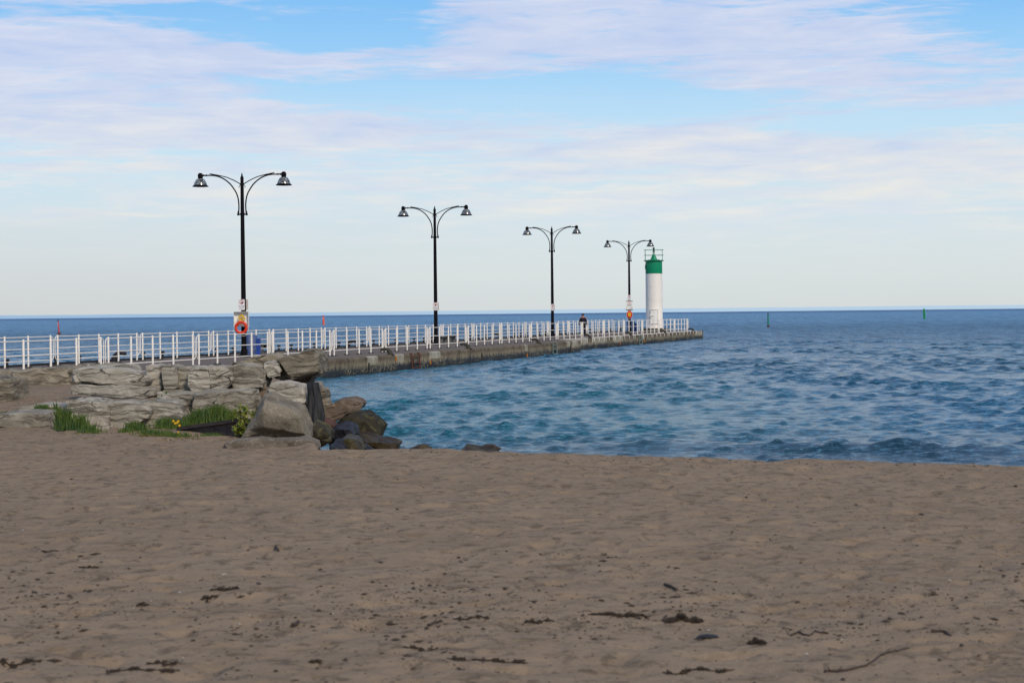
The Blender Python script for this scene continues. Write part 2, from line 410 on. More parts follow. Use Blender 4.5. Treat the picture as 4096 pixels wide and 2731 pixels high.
def m_glass():
    m, nt, b = mat_base('ribbed_glass'); s, x, y, z = coords(nt)
    out = nt.nodes['Material Output']
    st = noise(nt, comb(nt, x * 22, y * 22, z * 2.5), 1.4, 5, .7)
    c = mix(nt, st.ss(.47, .62), (.016, .017, .02), (.52, .54, .56)); nt.links.new(c, b.inputs['Base Color'])
    b.inputs['Roughness'].default_value = .15; b.inputs['Specular IOR Level'].default_value = .8
    tr = nt.nodes.new('ShaderNodeBsdfTransparent'); tr.inputs[0].default_value = (.8, .85, .9, 1)
    mx = nt.nodes.new('ShaderNodeMixShader'); mx.inputs[0].default_value = .84
    nt.links.new(tr.outputs[0], mx.inputs[1]); nt.links.new(b.outputs[0], mx.inputs[2]); nt.links.new(mx.outputs[0], out.inputs[0]); return m
M['glass'] = m_glass()
def m_bag():
    m, nt, b = mat_base('clear_bin_bag'); out = nt.nodes['Material Output']
    b.inputs['Base Color'].default_value = (.6, .62, .68, 1); b.inputs['Roughness'].default_value = .3
    s, x, y, z = coords(nt); bump(nt, b, noise(nt, s, 14, 5, .7), .8, .03)
    tr = nt.nodes.new('ShaderNodeBsdfTransparent'); mx = nt.nodes.new('ShaderNodeMixShader'); mx.inputs[0].default_value = .45
    nt.links.new(tr.outputs[0], mx.inputs[1]); nt.links.new(b.outputs[0], mx.inputs[2]); nt.links.new(mx.outputs[0], out.inputs[0]); return m
M['bag'] = m_bag()

# ------------------------------------------------------------------ setting: beach
WZ = -.74
def crest(X): return 19.2 - .39 * X + 6.0 * np.maximum(0, -(X + 2.3)) + .45 * pn(X * .55, 3.1) + .18 * pn(X * 2.1, 9.0)
def sand_h(X, Y, detail=True):
    X = np.asarray(X, float); Y = np.asarray(Y, float)
    d = Y - crest(X)
    h = .22 + .035 * np.exp(-((d + .25) / .8) ** 2) * np.clip((X + 3.2) * 2, 0, 1) * np.clip((4.5 - X) / 4, 0, 1) - .27 * np.maximum(0, d - .1)
    land = np.clip(-(X + 4) / 1.5, 0, 1) * (1 / (1 + np.exp(np.clip((d + 1) * 3, -30, 30))))
    h = h + land * (.018 * np.clip(Y - 25, 0, 10) - .03 * np.clip(Y - 37, 0, 14))
    h = h - .03 * np.exp(-((X + 2.9) / 1.3) ** 2 - ((Y - 22.0) / 1.6) ** 2)
    h = np.maximum(h, -1.8)
    if detail:
        h = h + .018 * fbm(X * .35, Y * .6, 1.0, 3) * np.clip((24 - Y) / 4, .3, 1) + .020 * fbm(X * 1.1, Y * 1.7, 5.0, 3)
        foot = fbm(X * 3.2, Y * 3.6, 9.0, 2)
        h = h - .055 * np.clip(foot - .12, 0, 1) + .008 * fbm(X * 8, Y * 9, 2.0, 2)
        h = h + .02 * np.exp(-((d + .3) / .35) ** 2) * (pn(X * 3.0, 40.) + .3)
    return h
def gp(px, py):
    z = .22
    for _ in range(4):
        p = on_z(px, py, z); z = float(sand_h(p.x, p.y))
    return on_z(px, py, z)
def grid_lines(segs):
    out = []
    for a, b, st in segs: out += list(np.arange(a, b - 1e-6, st))
    return np.array(out + [segs[-1][1]])
def grid_mesh(name, xs, ys, hf, mat):
    X, Y = np.meshgrid(xs, ys); Z = hf(X, Y)
    V = np.stack([X.ravel(), Y.ravel(), Z.ravel()], 1); nx, ny = len(xs), len(ys)
    i = np.arange(nx - 1)[None, :] + nx * np.arange(ny - 1)[:, None]; i = i.ravel()
    return np_mesh(name, V, np.stack([i, i + 1, i + nx + 1, i + nx], 1), mat)
xs = grid_lines([(-60, -20, 2.), (-20, -9, .25), (-9, 7, .035), (7, 20, .25), (20, 60, 2.)])
ys = grid_lines([(-40, 0, 2.), (0, 6, .3), (6, 12, .022), (12, 24, .034), (24, 32, .08), (32, 62, .4)])
sand = grid_mesh('beach_sand', xs, ys, sand_h, M['sand']); tag(sand, kind='structure')

# ------------------------------------------------------------------ setting: lake
def water_sheet():
    a_f = np.linspace(-20, 20, 720); a_l = np.linspace(-76, -21.5, 36); a_r = -a_l[::-1]
    A = np.radians(np.concatenate([a_l, a_f, a_r]))
    ys = [24.0]
    while ys[-1] < 270: ys.append(ys[-1] * 1.0017 + .003)
    while ys[-1] < 14500: ys.append(ys[-1] * 1.05)
    Yc = np.array([3., 8., 14., 20.] + ys)
    Y, T = np.meshgrid(Yc, A, indexing='ij'); X = (Y * np.tan(T))
    fine = Y[:, 0] < 275; nf = int(fine.sum())
    Xf = X[:nf].astype(np.float32); Yf = Y[:nf].astype(np.float32)
    H = np.zeros_like(Xf); DX = np.zeros_like(Xf); DY = np.zeros_like(Xf)
    sp = Yf * .0022
    r = np.random.default_rng(5)
    gust = (.85 + .55 * fbm(Xf * .11, Yf * .07, 2., 2)).astype(np.float32)
    wx = Xf + .30 * np.sin(Yf * .9 + 1.3 * np.sin(Xf * .5)) + .5 * np.sin(Yf * .31 + Xf * .2)
    wy = Yf + .30 * np.sin(Xf * 1.1 + 1.1 * np.sin(Yf * .6)) + .5 * np.sin(Xf * .27 - Yf * .17)
    for k in range(96):
        lam = .20 * (6.8 ** (r.random() ** .85))
        th = r.normal(0, .60) + R(10)
        kx, ky = math.sin(th) * 2 * PI / lam, -math.cos(th) * 2 * PI / lam
        amp = (.0060 + .0034 * min(1, lam / .9)) * lam * r.uniform(.5, 1.3)
        P = kx * wx + ky * wy + r.uniform(0, 2 * PI)
        w = np.clip((lam / sp - 2.0) / 2.0, 0, 1) * np.clip((270 - Yf) / 110, 0, 1) * amp * gust
        H += w * np.cos(P); sn = np.sin(P) * w * .75
        DX -= sn * math.sin(th); DY += sn * math.cos(th)
    sg = np.sqrt((H ** 2).mean(axis=1, keepdims=True)) + 1e-4; nn = np.clip(H / sg, -3, 3.2)
    H = (sg * .72 * (np.exp(.56 * nn) - 1.16)).astype(np.float32); DX *= .6; DY *= .6
    d = Yf - (33.2 - .30 * Xf); H += .14 * np.exp(-(d / .5) ** 2) * np.clip(.4 + 1.6 * pn(Xf * .22, 8.8), 0, 1.2)
    d = Yf - (38 - .30 * Xf); H += .10 * np.exp(-(d / .6) ** 2) * np.clip(.2 + 1.8 * pn(Xf * .18, 2.3), 0, 1.2)
    Z = np.full_like(Y, WZ); Z[:nf] += H; X = X.copy(); Y = Y.copy(); X[:nf] += DX; Y[:nf] += DY
    V = np.stack([X.ravel(), Y.ravel(), Z.ravel()], 1)
    ny, nx = Y.shape; i = (np.arange(nx - 1)[None, :] + nx * np.arange(ny - 1)[:, None]).ravel()
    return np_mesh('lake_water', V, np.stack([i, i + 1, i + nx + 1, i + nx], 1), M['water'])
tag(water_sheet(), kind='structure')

# far shore: a long low wooded ridge
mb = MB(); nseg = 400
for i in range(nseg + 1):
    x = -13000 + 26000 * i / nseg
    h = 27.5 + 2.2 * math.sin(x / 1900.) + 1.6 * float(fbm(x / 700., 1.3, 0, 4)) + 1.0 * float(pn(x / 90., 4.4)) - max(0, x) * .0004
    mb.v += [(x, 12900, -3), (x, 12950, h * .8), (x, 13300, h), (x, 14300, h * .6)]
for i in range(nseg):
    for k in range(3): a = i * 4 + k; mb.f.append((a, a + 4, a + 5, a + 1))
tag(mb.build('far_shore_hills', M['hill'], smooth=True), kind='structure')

# ------------------------------------------------------------------ pier
SL = .285; SL2 = .302
def NE(Y): return -27.5 + SL * Y if Y < 112.4 else 3.35 + SL2 * (Y - 113)      # near edge of the wall
def NR(Y): return -29.7 + SL * Y if Y < 113.6 else 2.676 + SL2 * (Y - 113.6)    # near railing line
def FR(Y): return -35.8 + SL * Y                                                # far railing line
def FE(Y): return -37.2 + SL * Y
pier = thing('pier', 'long concrete pier with dark asphalt deck running out into the lake', 'pier', (NE(100), 100, 0))
PO = Vector((NE(100), 100, 0))
def loc(p): return tuple(Vector(p) - PO)
near_pts = [(NE(Y), Y) for Y in np.arange(40, 112.5, 2.0)] + [(NE(112.3), 112.3), (3.16, 112.55)] + [(NE(Y), Y) for Y in np.arange(113, 162.1, 2.45)]
TIP_F = (10.1, 165.3)
far_pts = [(FE(Y), Y) for Y in np.arange(40, 165, 5.)] + [TIP_F]
mb = MB()
prof = [(0, -2.4), (0, -.09), (.02, -.035), (.07, 0.0), (.42, .0)]
rows = []
def dirs(pts):
    ds = []
    for i in range(len(pts)):
        a = Vector(pts[max(0, i - 1)]); b = Vector(pts[min(len(pts) - 1, i + 1)]); ds.append((b - a).normalized())
    return ds
loop = near_pts + [TIP_F]
for (p, d) in zip(loop, dirs(loop)):
    nrm = Vector((-d.y, d.x))                 # into the pier
    jit = .015 * float(pn(p[1] * 1.3, 0.5))
    rows.append([loc((p[0] + nrm.x * (o + jit), p[1] + nrm.y * (o + jit), z)) for o, z in prof])
for i, r_ in enumerate(rows):
    mb.v += r_
    if i: 
        for k in range(4):
            a = (i - 1) * 5 + k; mb.f.append((a, a + 5, a + 6, a + 1))
mb.build('quay_wall', M['wall'], pier, smooth=False)
# deck sheet between the wall coping and the far edge
mb = MB(); ysd = list(np.arange(40, 112.1, 4.)) + [112.9] + list(np.arange(116, 161, 4.)) + [161.2]
for Y in ysd:
    mb.v += [loc((NE(Y) - .40, Y, -.004)), loc((FE(Y) + .25, Y, -.004))]
for i in range(len(ysd) - 1): a = i * 2; mb.f.append((a, a + 1, a + 3, a + 2))
n = len(mb.v); mb.v += [loc((TIP_F[0] + .35, TIP_F[1] - .45, -.004))]; mb.f.append((n - 2, n - 1, n))
mb.build('deck', M['asphalt'], pier)
mb = MB()
for Y in ysd[:-1] + [165.]:
    mb.v += [loc((FE(Y) + .25, Y, -.01)), loc((FE(Y) + .25, Y, .07)), loc((FE(Y), Y, .07)), loc((FE(Y), Y, -2.4))]
for i in range(len(ysd) - 1):
    for k in range(3): a = i * 4 + k; mb.f.append((a, a + 4, a + 5, a + 1))
mb.build('kerb_beam', M['blackrust'], pier)
# pale repair patches in the wall face: (px left, px right, depth below the deck)
def edge_Y(px):                                # where the line of sight at px meets the near edge
    k = (px - 2048) / F; Y = 27.5 / (SL - k)
    if Y > 112.4: Y = (SL2 * 113 - 3.35) / (SL2 - k)
    return Y
for i, (a, b_, d) in enumerate([(1469, 1510, .42), (1582, 1613, .50), (1717, 1760, .33), (2099, 2110, .40), (2266, 2280, .36), (2289, 2351, .52),
                    (2367, 2427, .55), (2450, 2492, .48), (2566, 2577, .4), (2781, 2808, .5)]):
    y0, y1 = edge_Y(a), edge_Y(b_); m_ = MB(); nn = 6
    top = []; 
    for k in range(nn + 1):
        Y = y0 + (y1 - y0) * k / nn; zb = -d + .05 * float(pn(Y * 2.3, i * 3.3))
        m_.v += [loc((NE(Y) - .2, Y + .05, .006)), loc((NE(Y) - .06, Y + .02, .006)), loc((NE(Y) + .012, Y, -.05)), loc((NE(Y) + .018, Y, zb)), loc((NE(Y) - .05, Y, zb - .02))]
    for k in range(nn):
        for j in range(4): q = k * 5 + j; m_.f.append((q, q + 5, q + 6, q + 1))
    m_.f += [(0, 1, 2, 3, 4), tuple(nn * 5 + j for j in (4, 3, 2, 1, 0))]
    m_.build('repair_patch', M['fresh'], pier)
# dark vertical joints and fender stubs
for px in (1472, 1650, 1925, 2280, 2374, 2580, 2742):
    Y = edge_Y(px); m_ = MB(); m_.box(loc((NE(Y) + .01, Y, -.72)), (.10, .10, .9)); m_.build('joint', M['blackrust'], pier)
for px, z in ((1582, -.2), (1719, -.5), (2106, -.62), (2480, -.52), (2578, -.5)):
    Y = edge_Y(px); m_ = MB(); m_.box(loc((NE(Y) + .02, Y, z)), (.08, .12, .22), ch=.02); m_.build('rusty_fitting', M['orange'], pier)

# ladders on the wall
def ladder(px, w, z0, label, mat, n_r=4):
    Y = edge_Y(px); t = thing('wall_ladder', label, 'ladder', (NE(Y), Y, z0), math.atan2(1, SL), 'steel ladders on the pier wall')
    for sx in (-1, 1):
        m_ = MB(); m_.tube([(sx * w / 2, .05, .0), (sx * w / 2, -.07, -.02), (sx * w / 2, -.09, -.1), (sx * w / 2, -.09, -1.2)], .032, 8); m_.build('side_rail', mat, t, True)
    for k in range(n_r):
        m_ = MB(); m_.tube([(-w / 2, -.09, -.16 - k * .27), (w / 2 + .05, -.09, -.16 - k * .27)], .022, 8); m_.build('rung', mat, t, True)
ladder(1656, 1.1, .0, 'rusty brown ladder on the pier wall below the second lamp', M['rust'])
ladder(2214, 1.0, .0, 'grey-green steel ladder on the pier wall just left of the walking person', M['galv'])
ladder(2559, 1.0, .0, 'dark narrow ladder on the pier wall left of the lighthouse', M['galv'])

# ------------------------------------------------------------------ railings
SPAN = 6.2; BAY = SPAN / 4
def make_panel(brackets):
    t = thing('railing_panel', 'x', 'railing', (0, 0, 0), 0, 'white railing panels along the pier')
    e = .19; r = .13; z0, z1 = .24, 1.12
    pts = [(x, 0, z) for x, z in arc(-e + r, z1 - r, r, 180, 90, 5)] + [(x, 0, z) for x, z in arc(SPAN + e - r, z1 - r, r, 90, 0, 5)] + \
          [(x, 0, z) for x, z in arc(SPAN + e - r, z0 + r, r, 0, -90, 5)] + [(x, 0, z) for x, z in arc(-e + r, z0 + r, r, 270, 180, 5)]
    MB().tube(pts, .018, 8, closed=True).build('frame', M['white'], t, True)
    MB().tube([(0, 0, .68), (SPAN, 0, .68)], .018, 8).build('mid_rail', M['white'], t, True)
    pm = pl = bk = None
    for i in range(5):
        if pm is None:
            pm = MB().lathe([(.035, 0.02), (.035, 1.155), (.030, 1.17), (.015, 1.176)], 12).build('post', M['white'], t, True)
            plm = MB().box((0, 0, .012), (.20, .20, .024), ch=.004)
            for a in (-1, 1):
                for c in (-1, 1): plm.lathe([(.016, .02), (.016, .05)], 6, (a * .075, c * .075, 0))
            pl = plm.build('base_plate', M['bollard'], pm, True)
            if brackets:
                b_ = MB().box((0, -.42, .03), (.07, .84, .02)).box((0, -.845, -.10), (.075, .022, .28), ch=.004)
                bk = b_.build('bracket', M['white'], t); 
        else:
            o = pm.copy(); COL.objects.link(o); o.parent = t; o.location = (i * BAY, 0, 0)
            q = pl.copy(); COL.objects.link(q); q.parent = o
            if brackets: q = bk.copy(); COL.objects.link(q); q.parent = t; q.location = (i * BAY, 0, 0)
    return t
ORD = ['first', 'second', 'third', 'fourth', 'fifth', 'sixth', 'seventh', 'eighth', 'ninth', 'tenth', 'eleventh', 'twelfth', 'thirteenth', 'fourteenth',
       'fifteenth', 'sixteenth', 'seventeenth', 'eighteenth', 'nineteenth', 'twentieth', 'twenty-first', 'twenty-second', 'twenty-third', 'twenty-fourth',
       'twenty-fifth', 'twenty-sixth', 'twenty-seventh', 'twenty-eighth', 'twenty-ninth', 'thirtieth', 'thirty-first', 'thirty-second', 'thirty-third']
protoA = make_panel(False); protoB = make_panel(True); usedA = usedB = False
def place_panel(p0, p1, label, br):
    global usedA, usedB
    p0 = Vector(p0); p1 = Vector(p1); d = p1 - p0; L = d.length; d.normalize(); gap = .25
    o = p0 + d * gap; rz = math.atan2(d.y, d.x)
    if br: t = protoB if not usedB else dup(protoB, label, (0, 0, 0), 0); usedB = True
    else: t = protoA if not usedA else dup(protoA, label, (0, 0, 0), 0); usedA = True
    t.location = (o.x, o.y, 0); t.rotation_euler = (0, 0, rz); t.scale = ((L - 2 * gap) / SPAN, 1, 1); t['label'] = label
nb = [50.25 + 6.45 * k for k in range(11)] + [121.2, 127.4, 133.8, 140.2, 146.5, 153.0, 159.1]
for i in range(len(nb) - 1):
    a, b_ = nb[i], nb[i + 1]; lab = f'white tubular railing panel in the near row, {ORD[i]} from the left edge of the photo'
    if i == 16: lab = 'white tubular railing panel in the near row, last one before the tip of the pier'
    place_panel((NR(a), a), (NR(b_), b_), lab, a > 114)
fb = [58.25 + 6.45 * k for k in range(17)]
for i in range(len(fb) - 1):
    a, b_ = fb[i], fb[i + 1]
    place_panel((FR(a), a), (FR(b_), b_), f'white tubular railing panel in the far row, {ORD[i]} from the left edge of the photo', False)
place_panel((FR(fb[-1]) + .1, fb[-1] + .1), (NR(159.1) + .15, 159.3), 'white railing panel closing the tip of the pier behind the lighthouse', False)

# ------------------------------------------------------------------ mooring studs and horn bollards
def make_stud():
    t = thing('mooring_stud', 'x', 'mooring stud', (0, 0, 0), 0, 'small black mooring studs along the far edge of the pier')
    MB().lathe([(.085, 0), (.085, .02), (.052, .04), (.045, .15), (.06, .18)], 12).build('stem', M['blackrust'], t, True)
    MB().tube([(-.085, 0, .205), (-.07, 0, .21), (.07, 0, .21), (.085, 0, .205)], [.03, .055, .055, .03], 12).build('head', M['blackrust'], t, True)
    return t
stud = make_stud(); first = True
spx = [27, 220, 317, 573, 650, 796, 866, 933, 1115, 1165, 1257, 1356, 1449, 1495, 1539, 1582, 1656, 1695, 1770, 1882, 1913, 1943, 2058, 2083, 2107, 2158, 2238, 2260, 2295, 2384, 2402, 2442]
for i, px in enumerate(spx):
    Y = 36.75 / (SL - (px - 2048) / F); X = -36.75 + SL * Y
    lab = f'small black mooring stud on the far edge, {ORD[i]} from the left of the photo'
    t = stud if first else dup(stud, lab, (0, 0, 0), 0); first = False
    t.location = (X, Y, .066); t.rotation_euler = (0, 0, random.uniform(-.3, .3) + .9); t['label'] = lab
def horn_pts(s=1.0):
    return [(.16 * s, 0, 0), (.15 * s, 0, .08 * s), (.10 * s, 0, .165 * s), (.02 * s, 0, .225 * s), (-.08 * s, 0, .235 * s), (-.19 * s, 0, .215 * s), (-.25 * s, 0, .205 * s)], \
           [.115 * s, .105 * s, .085 * s, .068 * s, .058 * s, .062 * s, .04 * s]
def make_horn(name, mat, s, label, cat, group):
    t = thing(name, label, cat, (0, 0, 0), 0, group); p, r = horn_pts(s)
    MB().tube(p, r, 14).build('horn', mat, t, True)
    MB().box((.15 * s, 0, .01), (.34 * s, .26 * s, .03), ch=.006).build('base_plate', mat, t)
    return t
horn = make_horn('horn_bollard', M['bollard'], 1.1, 'x', 'bollard', 'brown horn-shaped bollards on the near edge of the pier'); first = True
for i, (px, where) in enumerate([(1545, 'leftmost of the row'), (1864, 'right of the second lamp'), (2148, 'left of the third lamp ladder'), (2355, 'at the feet of the walking person'),
                                 (2520, 'below the fourth lamp'), (2658, 'in front of the lighthouse'), (2772, 'nearest the tip of the pier')]):
    Y = edge_Y(px) + .9; X = NE(Y) - .32
    lab = 'brown horn-shaped iron bollard on the near edge, ' + where
    t = horn if first else dup(horn, lab, (0, 0, 0), 0); first = False
    t.location = (X, Y, 0); t.rotation_euler = (0, 0, random.uniform(-.15, .1)); t['label'] = lab
bh = make_horn('hook_bollard', M['blackrust'], 1.25, 'x', 'bollard', 'big black hook bollards on the far edge of the pier'); first = True
for i, (px, fl, where) in enumerate([(475, 1, 'farthest left'), (1405, 1, 'between the first and second lamps'), (1040, 1, 'beside the blue bin'), (1733, 1, 'just left of the benches'),
                          (1989, 0, 'between the second and third lamps'), (2192, 1, 'just left of the third lamp'), (2354, 1, 'beyond the walking person'), (2488, 1, 'left of the fourth lamp')]):
    Y = 36.5 / (SL - (px - 2048) / F); X = -36.5 + SL * Y; lab = 'black hook-shaped iron bollard on the far edge, ' + where
    t = bh if first else dup(bh, lab, (0, 0, 0), 0); first = False
    t.location = (X, Y, .05); t.rotation_euler = (0, 0, PI if fl else .1); t['label'] = lab

# ------------------------------------------------------------------ street lamps
def make_lamp():
    t = thing('street_lamp', 'x', 'street lamp', (0, 0, 0), 0, 'black double-arm street lamps on the pier')
    MB().box((0, 0, .045), (.46, .46, .09), ch=.01).lathe([(.15, .09), (.15, .30), (.125, .36)], 16).build('base', M['black'], t, True)
    MB().lathe([(.122, .3), (.116, 1.5), (.092, 5.5), (.074, 7.9), (.078, 7.95), (.075, 8.02), (.05, 8.05), (.03, 8.07)], 16).build('pole', M['black'], t, True)
    MB().lathe([(.028, 8.05), (.045, 8.10), (.028, 8.14), (.018, 8.19), (.004, 8.21)], 12).build('finial', M['black'], t, True)
    cl = MB().lathe([(.09, 6.30), (.10, 6.33), (.10, 6.41), (.09, 6.44)], 16)
    cl.box((0, 0, 6.365), (.36, .06, .06), ch=.01)
    for s in (-1, 1): cl.lathe([(.045, 6.31), (.06, 6.36), (.035, 6.42), (.03, 6.50)], 10, (s * .19, 0, 0))
    cl.build('lower_collar', M['black'], t, True)
    MB().lathe([(.07, 7.62), (.085, 7.65), (.085, 7.74), (.07, 7.77)], 14).build('upper_collar', M['black'], t, True)
    for s in (-1, 1):
        a = [(-.17, 6.42), (-.155, 6.74), (-.18, 7.03), (-.25, 7.28), (-.38, 7.51), (-.55, 7.73), (-.78, 7.92), (-1.04, 8.05), (-1.30, 8.11), (-1.57, 8.12), (-1.78, 8.12)]
        # Catmull-Rom smoothing
        pts = []
        for i in range(len(a) - 1):
            p0, p1, p2, p3 = a[max(i - 1, 0)], a[i], a[i + 1], a[min(i + 2, len(a) - 1)]
            for k in range(4):
                u = k / 4
                pts.append(tuple(.5 * ((2 * p1[j]) + (-p0[j] + p2[j]) * u + (2 * p0[j] - 5 * p1[j] + 4 * p2[j] - p3[j]) * u * u + (-p0[j] + 3 * p1[j] - 3 * p2[j] + p3[j]) * u ** 3) for j in (0, 1)))
        pts.append(a[-1])
        MB().tube([(-s * x, 0, z) for x, z in pts], .031, 8).build('curved_arm', M['black'], t, True)
        b_ = [(-.05, 7.66), (-.12, 7.74), (-.35, 7.87), (-.69, 8.02), (-1.07, 8.115), (-1.47, 8.19)]
        tm = MB().tube([(-s * x, .0, z) for x, z in b_], .022, 8)
        tm.tube([(-s * -.09, 0, 7.66), (-s * -.15, 0, 7.58), (-s * -.12, 0, 7.54)], .014, 6)
        tm.build('tie_arm', M['black'], t, True)
        hx = s * 1.90
        MB().lathe([(.036, 0), (.045, .02), (.045, .05), (.03, .06), (.03, .12), (.045, .13), (.045, .17), (.036, .2)], 10,
                   (s * 1.60, 0, 8.12), Matrix.Rotation(s * PI / 2, 4, 'Y')).build('joint_sleeve', M['black'], t, True)
        hd = MB().lathe([(.10, 7.97), (.11, 7.99), (.11, 8.06), (.118, 8.07), (.118, 8.13), (.105, 8.18), (.07, 8.22), (.03, 8.235)], 18, (hx, 0, 0)).build('lamp_head', M['black'], t, True)
        pr = [(.10, 7.985), (.16, 7.965), (.215, 7.90), (.26, 7.81), (.29, 7.73), (.305, 7.68)]
        sh = MB().lathe(pr, 28, (hx, 0, 0), cap=False).build('lamp_shade', M['glass'], t, True)
        MB().lathe([(.30, 7.69), (.325, 7.665), (.365, 7.64), (.365, 7.625), (.30, 7.62), (.29, 7.68)], 28, (hx, 0, 0), cap=False).build('rim', M['black'], sh, True)
        MB().lathe([(.085, 7.99), (.09, 7.90), (.08, 7.76), (.03, 7.72)], 14, (hx, 0, 0)).build('bulb_housing', M['black'], hd, True)
    return t
lamp = make_lamp()
LAMPS = []
for i, (px, Y, lab) in enumerate([(976, 76.3, 'tall black double-headed street lamp with the orange life ring, nearest and leftmost'),
                                  (1744, 101., 'black double-headed street lamp beside the grey benches, second from the left'),
                                  (2211, 126., 'black double-headed street lamp left of the walking person, third from the left'),
                                  (2519, 151.5, 'black double-headed street lamp overlapping the lighthouse, farthest out on the pier')]):
    X = (px - 2048) / F * Y * 1.0
    t = lamp if i == 0 else dup(lamp, lab, (0, 0, 0), 0)
    t.location = (X, Y, 0); t.rotation_euler = (0, 0, math.atan2(-.2741, .9617) * (.35, .6, 1.1, .5)[i]); t['label'] = lab; LAMPS.append((X, Y))

# ------------------------------------------------------------------ signs
def text_mesh(body, size):
    cu = bpy.data.curves.new('t', 'FONT'); cu.body = body; cu.size = size; cu.align_x = 'CENTER'; cu.space_line = .85; cu.extrude = .001
    o = bpy.data.objects.new('t', cu); COL.objects.link(o); dg = bpy.context.evaluated_depsgraph_get(); dg.update()
    me = bpy.data.meshes.new_from_object(o.evaluated_get(dg)); bpy.data.objects.remove(o); return me
def text_part(body, size, mat, parent, x, y, z):
    me = text_mesh(body, size); me.materials.clear(); me.materials.append(mat)
    me.transform(Matrix.Rotation(PI / 2, 4, 'X')); o = bpy.data.objects.new('lettering', me); link(o, parent); o.location = (x, y, z); return o
def rrect(w, h, r, n=4):
    return arc(w / 2 - r, h / 2 - r, r, 0, 90, n) + arc(-w / 2 + r, h / 2 - r, r, 90, 180, n) + arc(-w / 2 + r, -h / 2 + r, r, 180, 270, n) + arc(w / 2 - r, -h / 2 + r, r, 270, 360, n)
def ring_flat(mb, cx, cz, r0, r1, y0, y1, n=28):
    b = len(mb.v)
    for k in range(n):
        a = 2 * PI * k / n
        for r_ in (r0, r1):
            for y in (y0, y1): mb.v.append((cx + r_ * math.cos(a), y, cz + r_ * math.sin(a)))
    for k in range(n):
        j = (k + 1) % n
        for q, w in ((0, 2), (2, 3), (3, 1), (1, 0)): mb.f.append((b + k * 4 + q, b + k * 4 + w, b + j * 4 + w, b + j * 4 + q))
def make_fish_sign():
    t = thing('no_fishing_sign', 'x', 'sign', (0, 0, 0), 0, 'no fishing signs on the lamp poles')
    MB().prism(rrect(.29, .47, .025), -.004, .004).build('plate', M['sign_white'], t)
    b_ = MB(); o = rrect(.275, .455, .02); i_ = rrect(.265, .445, .018); n = len(o)
    b_.v = [(x, -.006, z) for x, z in o] + [(x, -.006, z) for x, z in i_]
    b_.f = [(k, (k + 1) % n, n + (k + 1) % n, n + k) for k in range(n)]
    b_.build('border', M['red'], t)
    rg = MB(); ring_flat(rg, 0, .115, .082, .098, -.008, -.005)
    rg.box((0, -.0066, .115), (.018, .003, .17), Matrix.Rotation(R(40), 4, 'Y')); rg.build('prohibition_ring', M['red'], t)
    fi = MB(); fi.prism([(.005, .06), (.04, .045), (.07, .075), (.065, .115), (.03, .125), (.0, .105), (-.015, .125), (-.01, .09), (-.02, .065)], -.0075, -.0045)
    fi.tube([(-.01, -.006, .115), (-.035, -.006, .14), (-.05, -.006, .165), (-.03, -.006, .18), (-.0, -.006, .185)], .003, 5)
    fi.build('fish_symbol', M['ink'], t)
    text_part('No Fishing\nwhen vessel\nis present', .052, M['ink'], t, 0, -.006, -.055)
    ar = MB().prism([(-.11, -.178), (-.07, -.158), (-.07, -.172), (.11, -.172), (.11, -.184), (-.07, -.184), (-.07, -.198)], -.0075, -.0045); ar.build('arrow', M['ink'], t)
    for z in (.222, -.222): MB().lathe([(.006, 0), (.006, .012)], 8, (0, -.004, z), Matrix.Rotation(PI / 2, 4, 'X')).build('bolt', M['galv'], t)
    return t
fs = make_fish_sign()
for i, (dx, zc, lab) in enumerate([(-.07, 2.33, 'white no fishing sign with red ring above the life ring box'), (-.02, 2.28, 'white no fishing sign with red ring on the second lamp pole'),
                               (.0, 2.24, 'white no fishing sign with red ring on the third lamp pole'), (-.02, 3.11, 'white no fishing sign with red ring above the caution board')]):
    X, Y = LAMPS[i]; t = fs if i == 0 else dup(fs, lab, (0, 0, 0), 0)
    t.location = (X + dx, Y - .125, zc); t['label'] = lab
for i in range(3):
    X, Y = LAMPS[i]; zc = (2.33, 2.28, 2.24)[i]
    t = thing('sign_panel', 'pale back sign panel behind the no fishing sign on the ' + ('first', 'second', 'third')[i] + ' lamp pole', 'sign', (X + .03, Y + .13, zc), 0, 'back sign panels on the lamp poles')
    MB().prism(rrect(.31, .47, .025), -.004, .004).build('plate', M['sign_back'], t)
# caution board
X, Y = LAMPS[3]
t = thing('caution_board', 'grey-white caution notice board with dark header above the far life ring', 'sign', (X - .02, Y - .14, 2.42))
MB().prism([(-.315, -.425), (.315, -.425), (.315, .425), (-.315, .425)], -.005, .005).build('plate', M['white_clean'], t)
MB().prism([(-.312, .375), (.312, .375), (.312, .422), (-.312, .422)], -.008, -.0052).build('header_band', M['ink'], t)
MB().prism([(-.312, -.422), (.312, -.422), (.312, -.35), (-.312, -.35)], -.008, -.0052).build('footer_band', M['ink'], t)
text_part('CAUTION', .085, M['red'], t, 0, -.0065, .27)
b_ = MB()
for z, w in ((.22, .34), (.19, .28), (.16, .24)): b_.prism([(-w / 2, z), (w / 2, z), (w / 2, z + .012), (-w / 2, z + .012)], -.0075, -.0052)
b_.build('red_lines', M['red'], t)
b_ = MB()
for z, w in ((.09, .36), (.055, .46), (.02, .44), (-.015, .52), (-.06, .30)): b_.prism([(-w / 2, z), (w / 2, z), (w / 2, z + .012), (-w / 2, z + .012)], -.0075, -.0052)
for x0, x1, z0, z1 in ((-.29, -.16, -.16, -.15), (-.28, -.24, -.29, -.24), (.0, .28, -.16, -.15), (.02, .10, -.30, -.24), (.16, .22, -.30, -.26), (.2, .28, -.27, -.22)):
    b_.prism([(x0, z0), (x1, z0), (x1, z1), (x0, z1)], -.0075, -.0052)
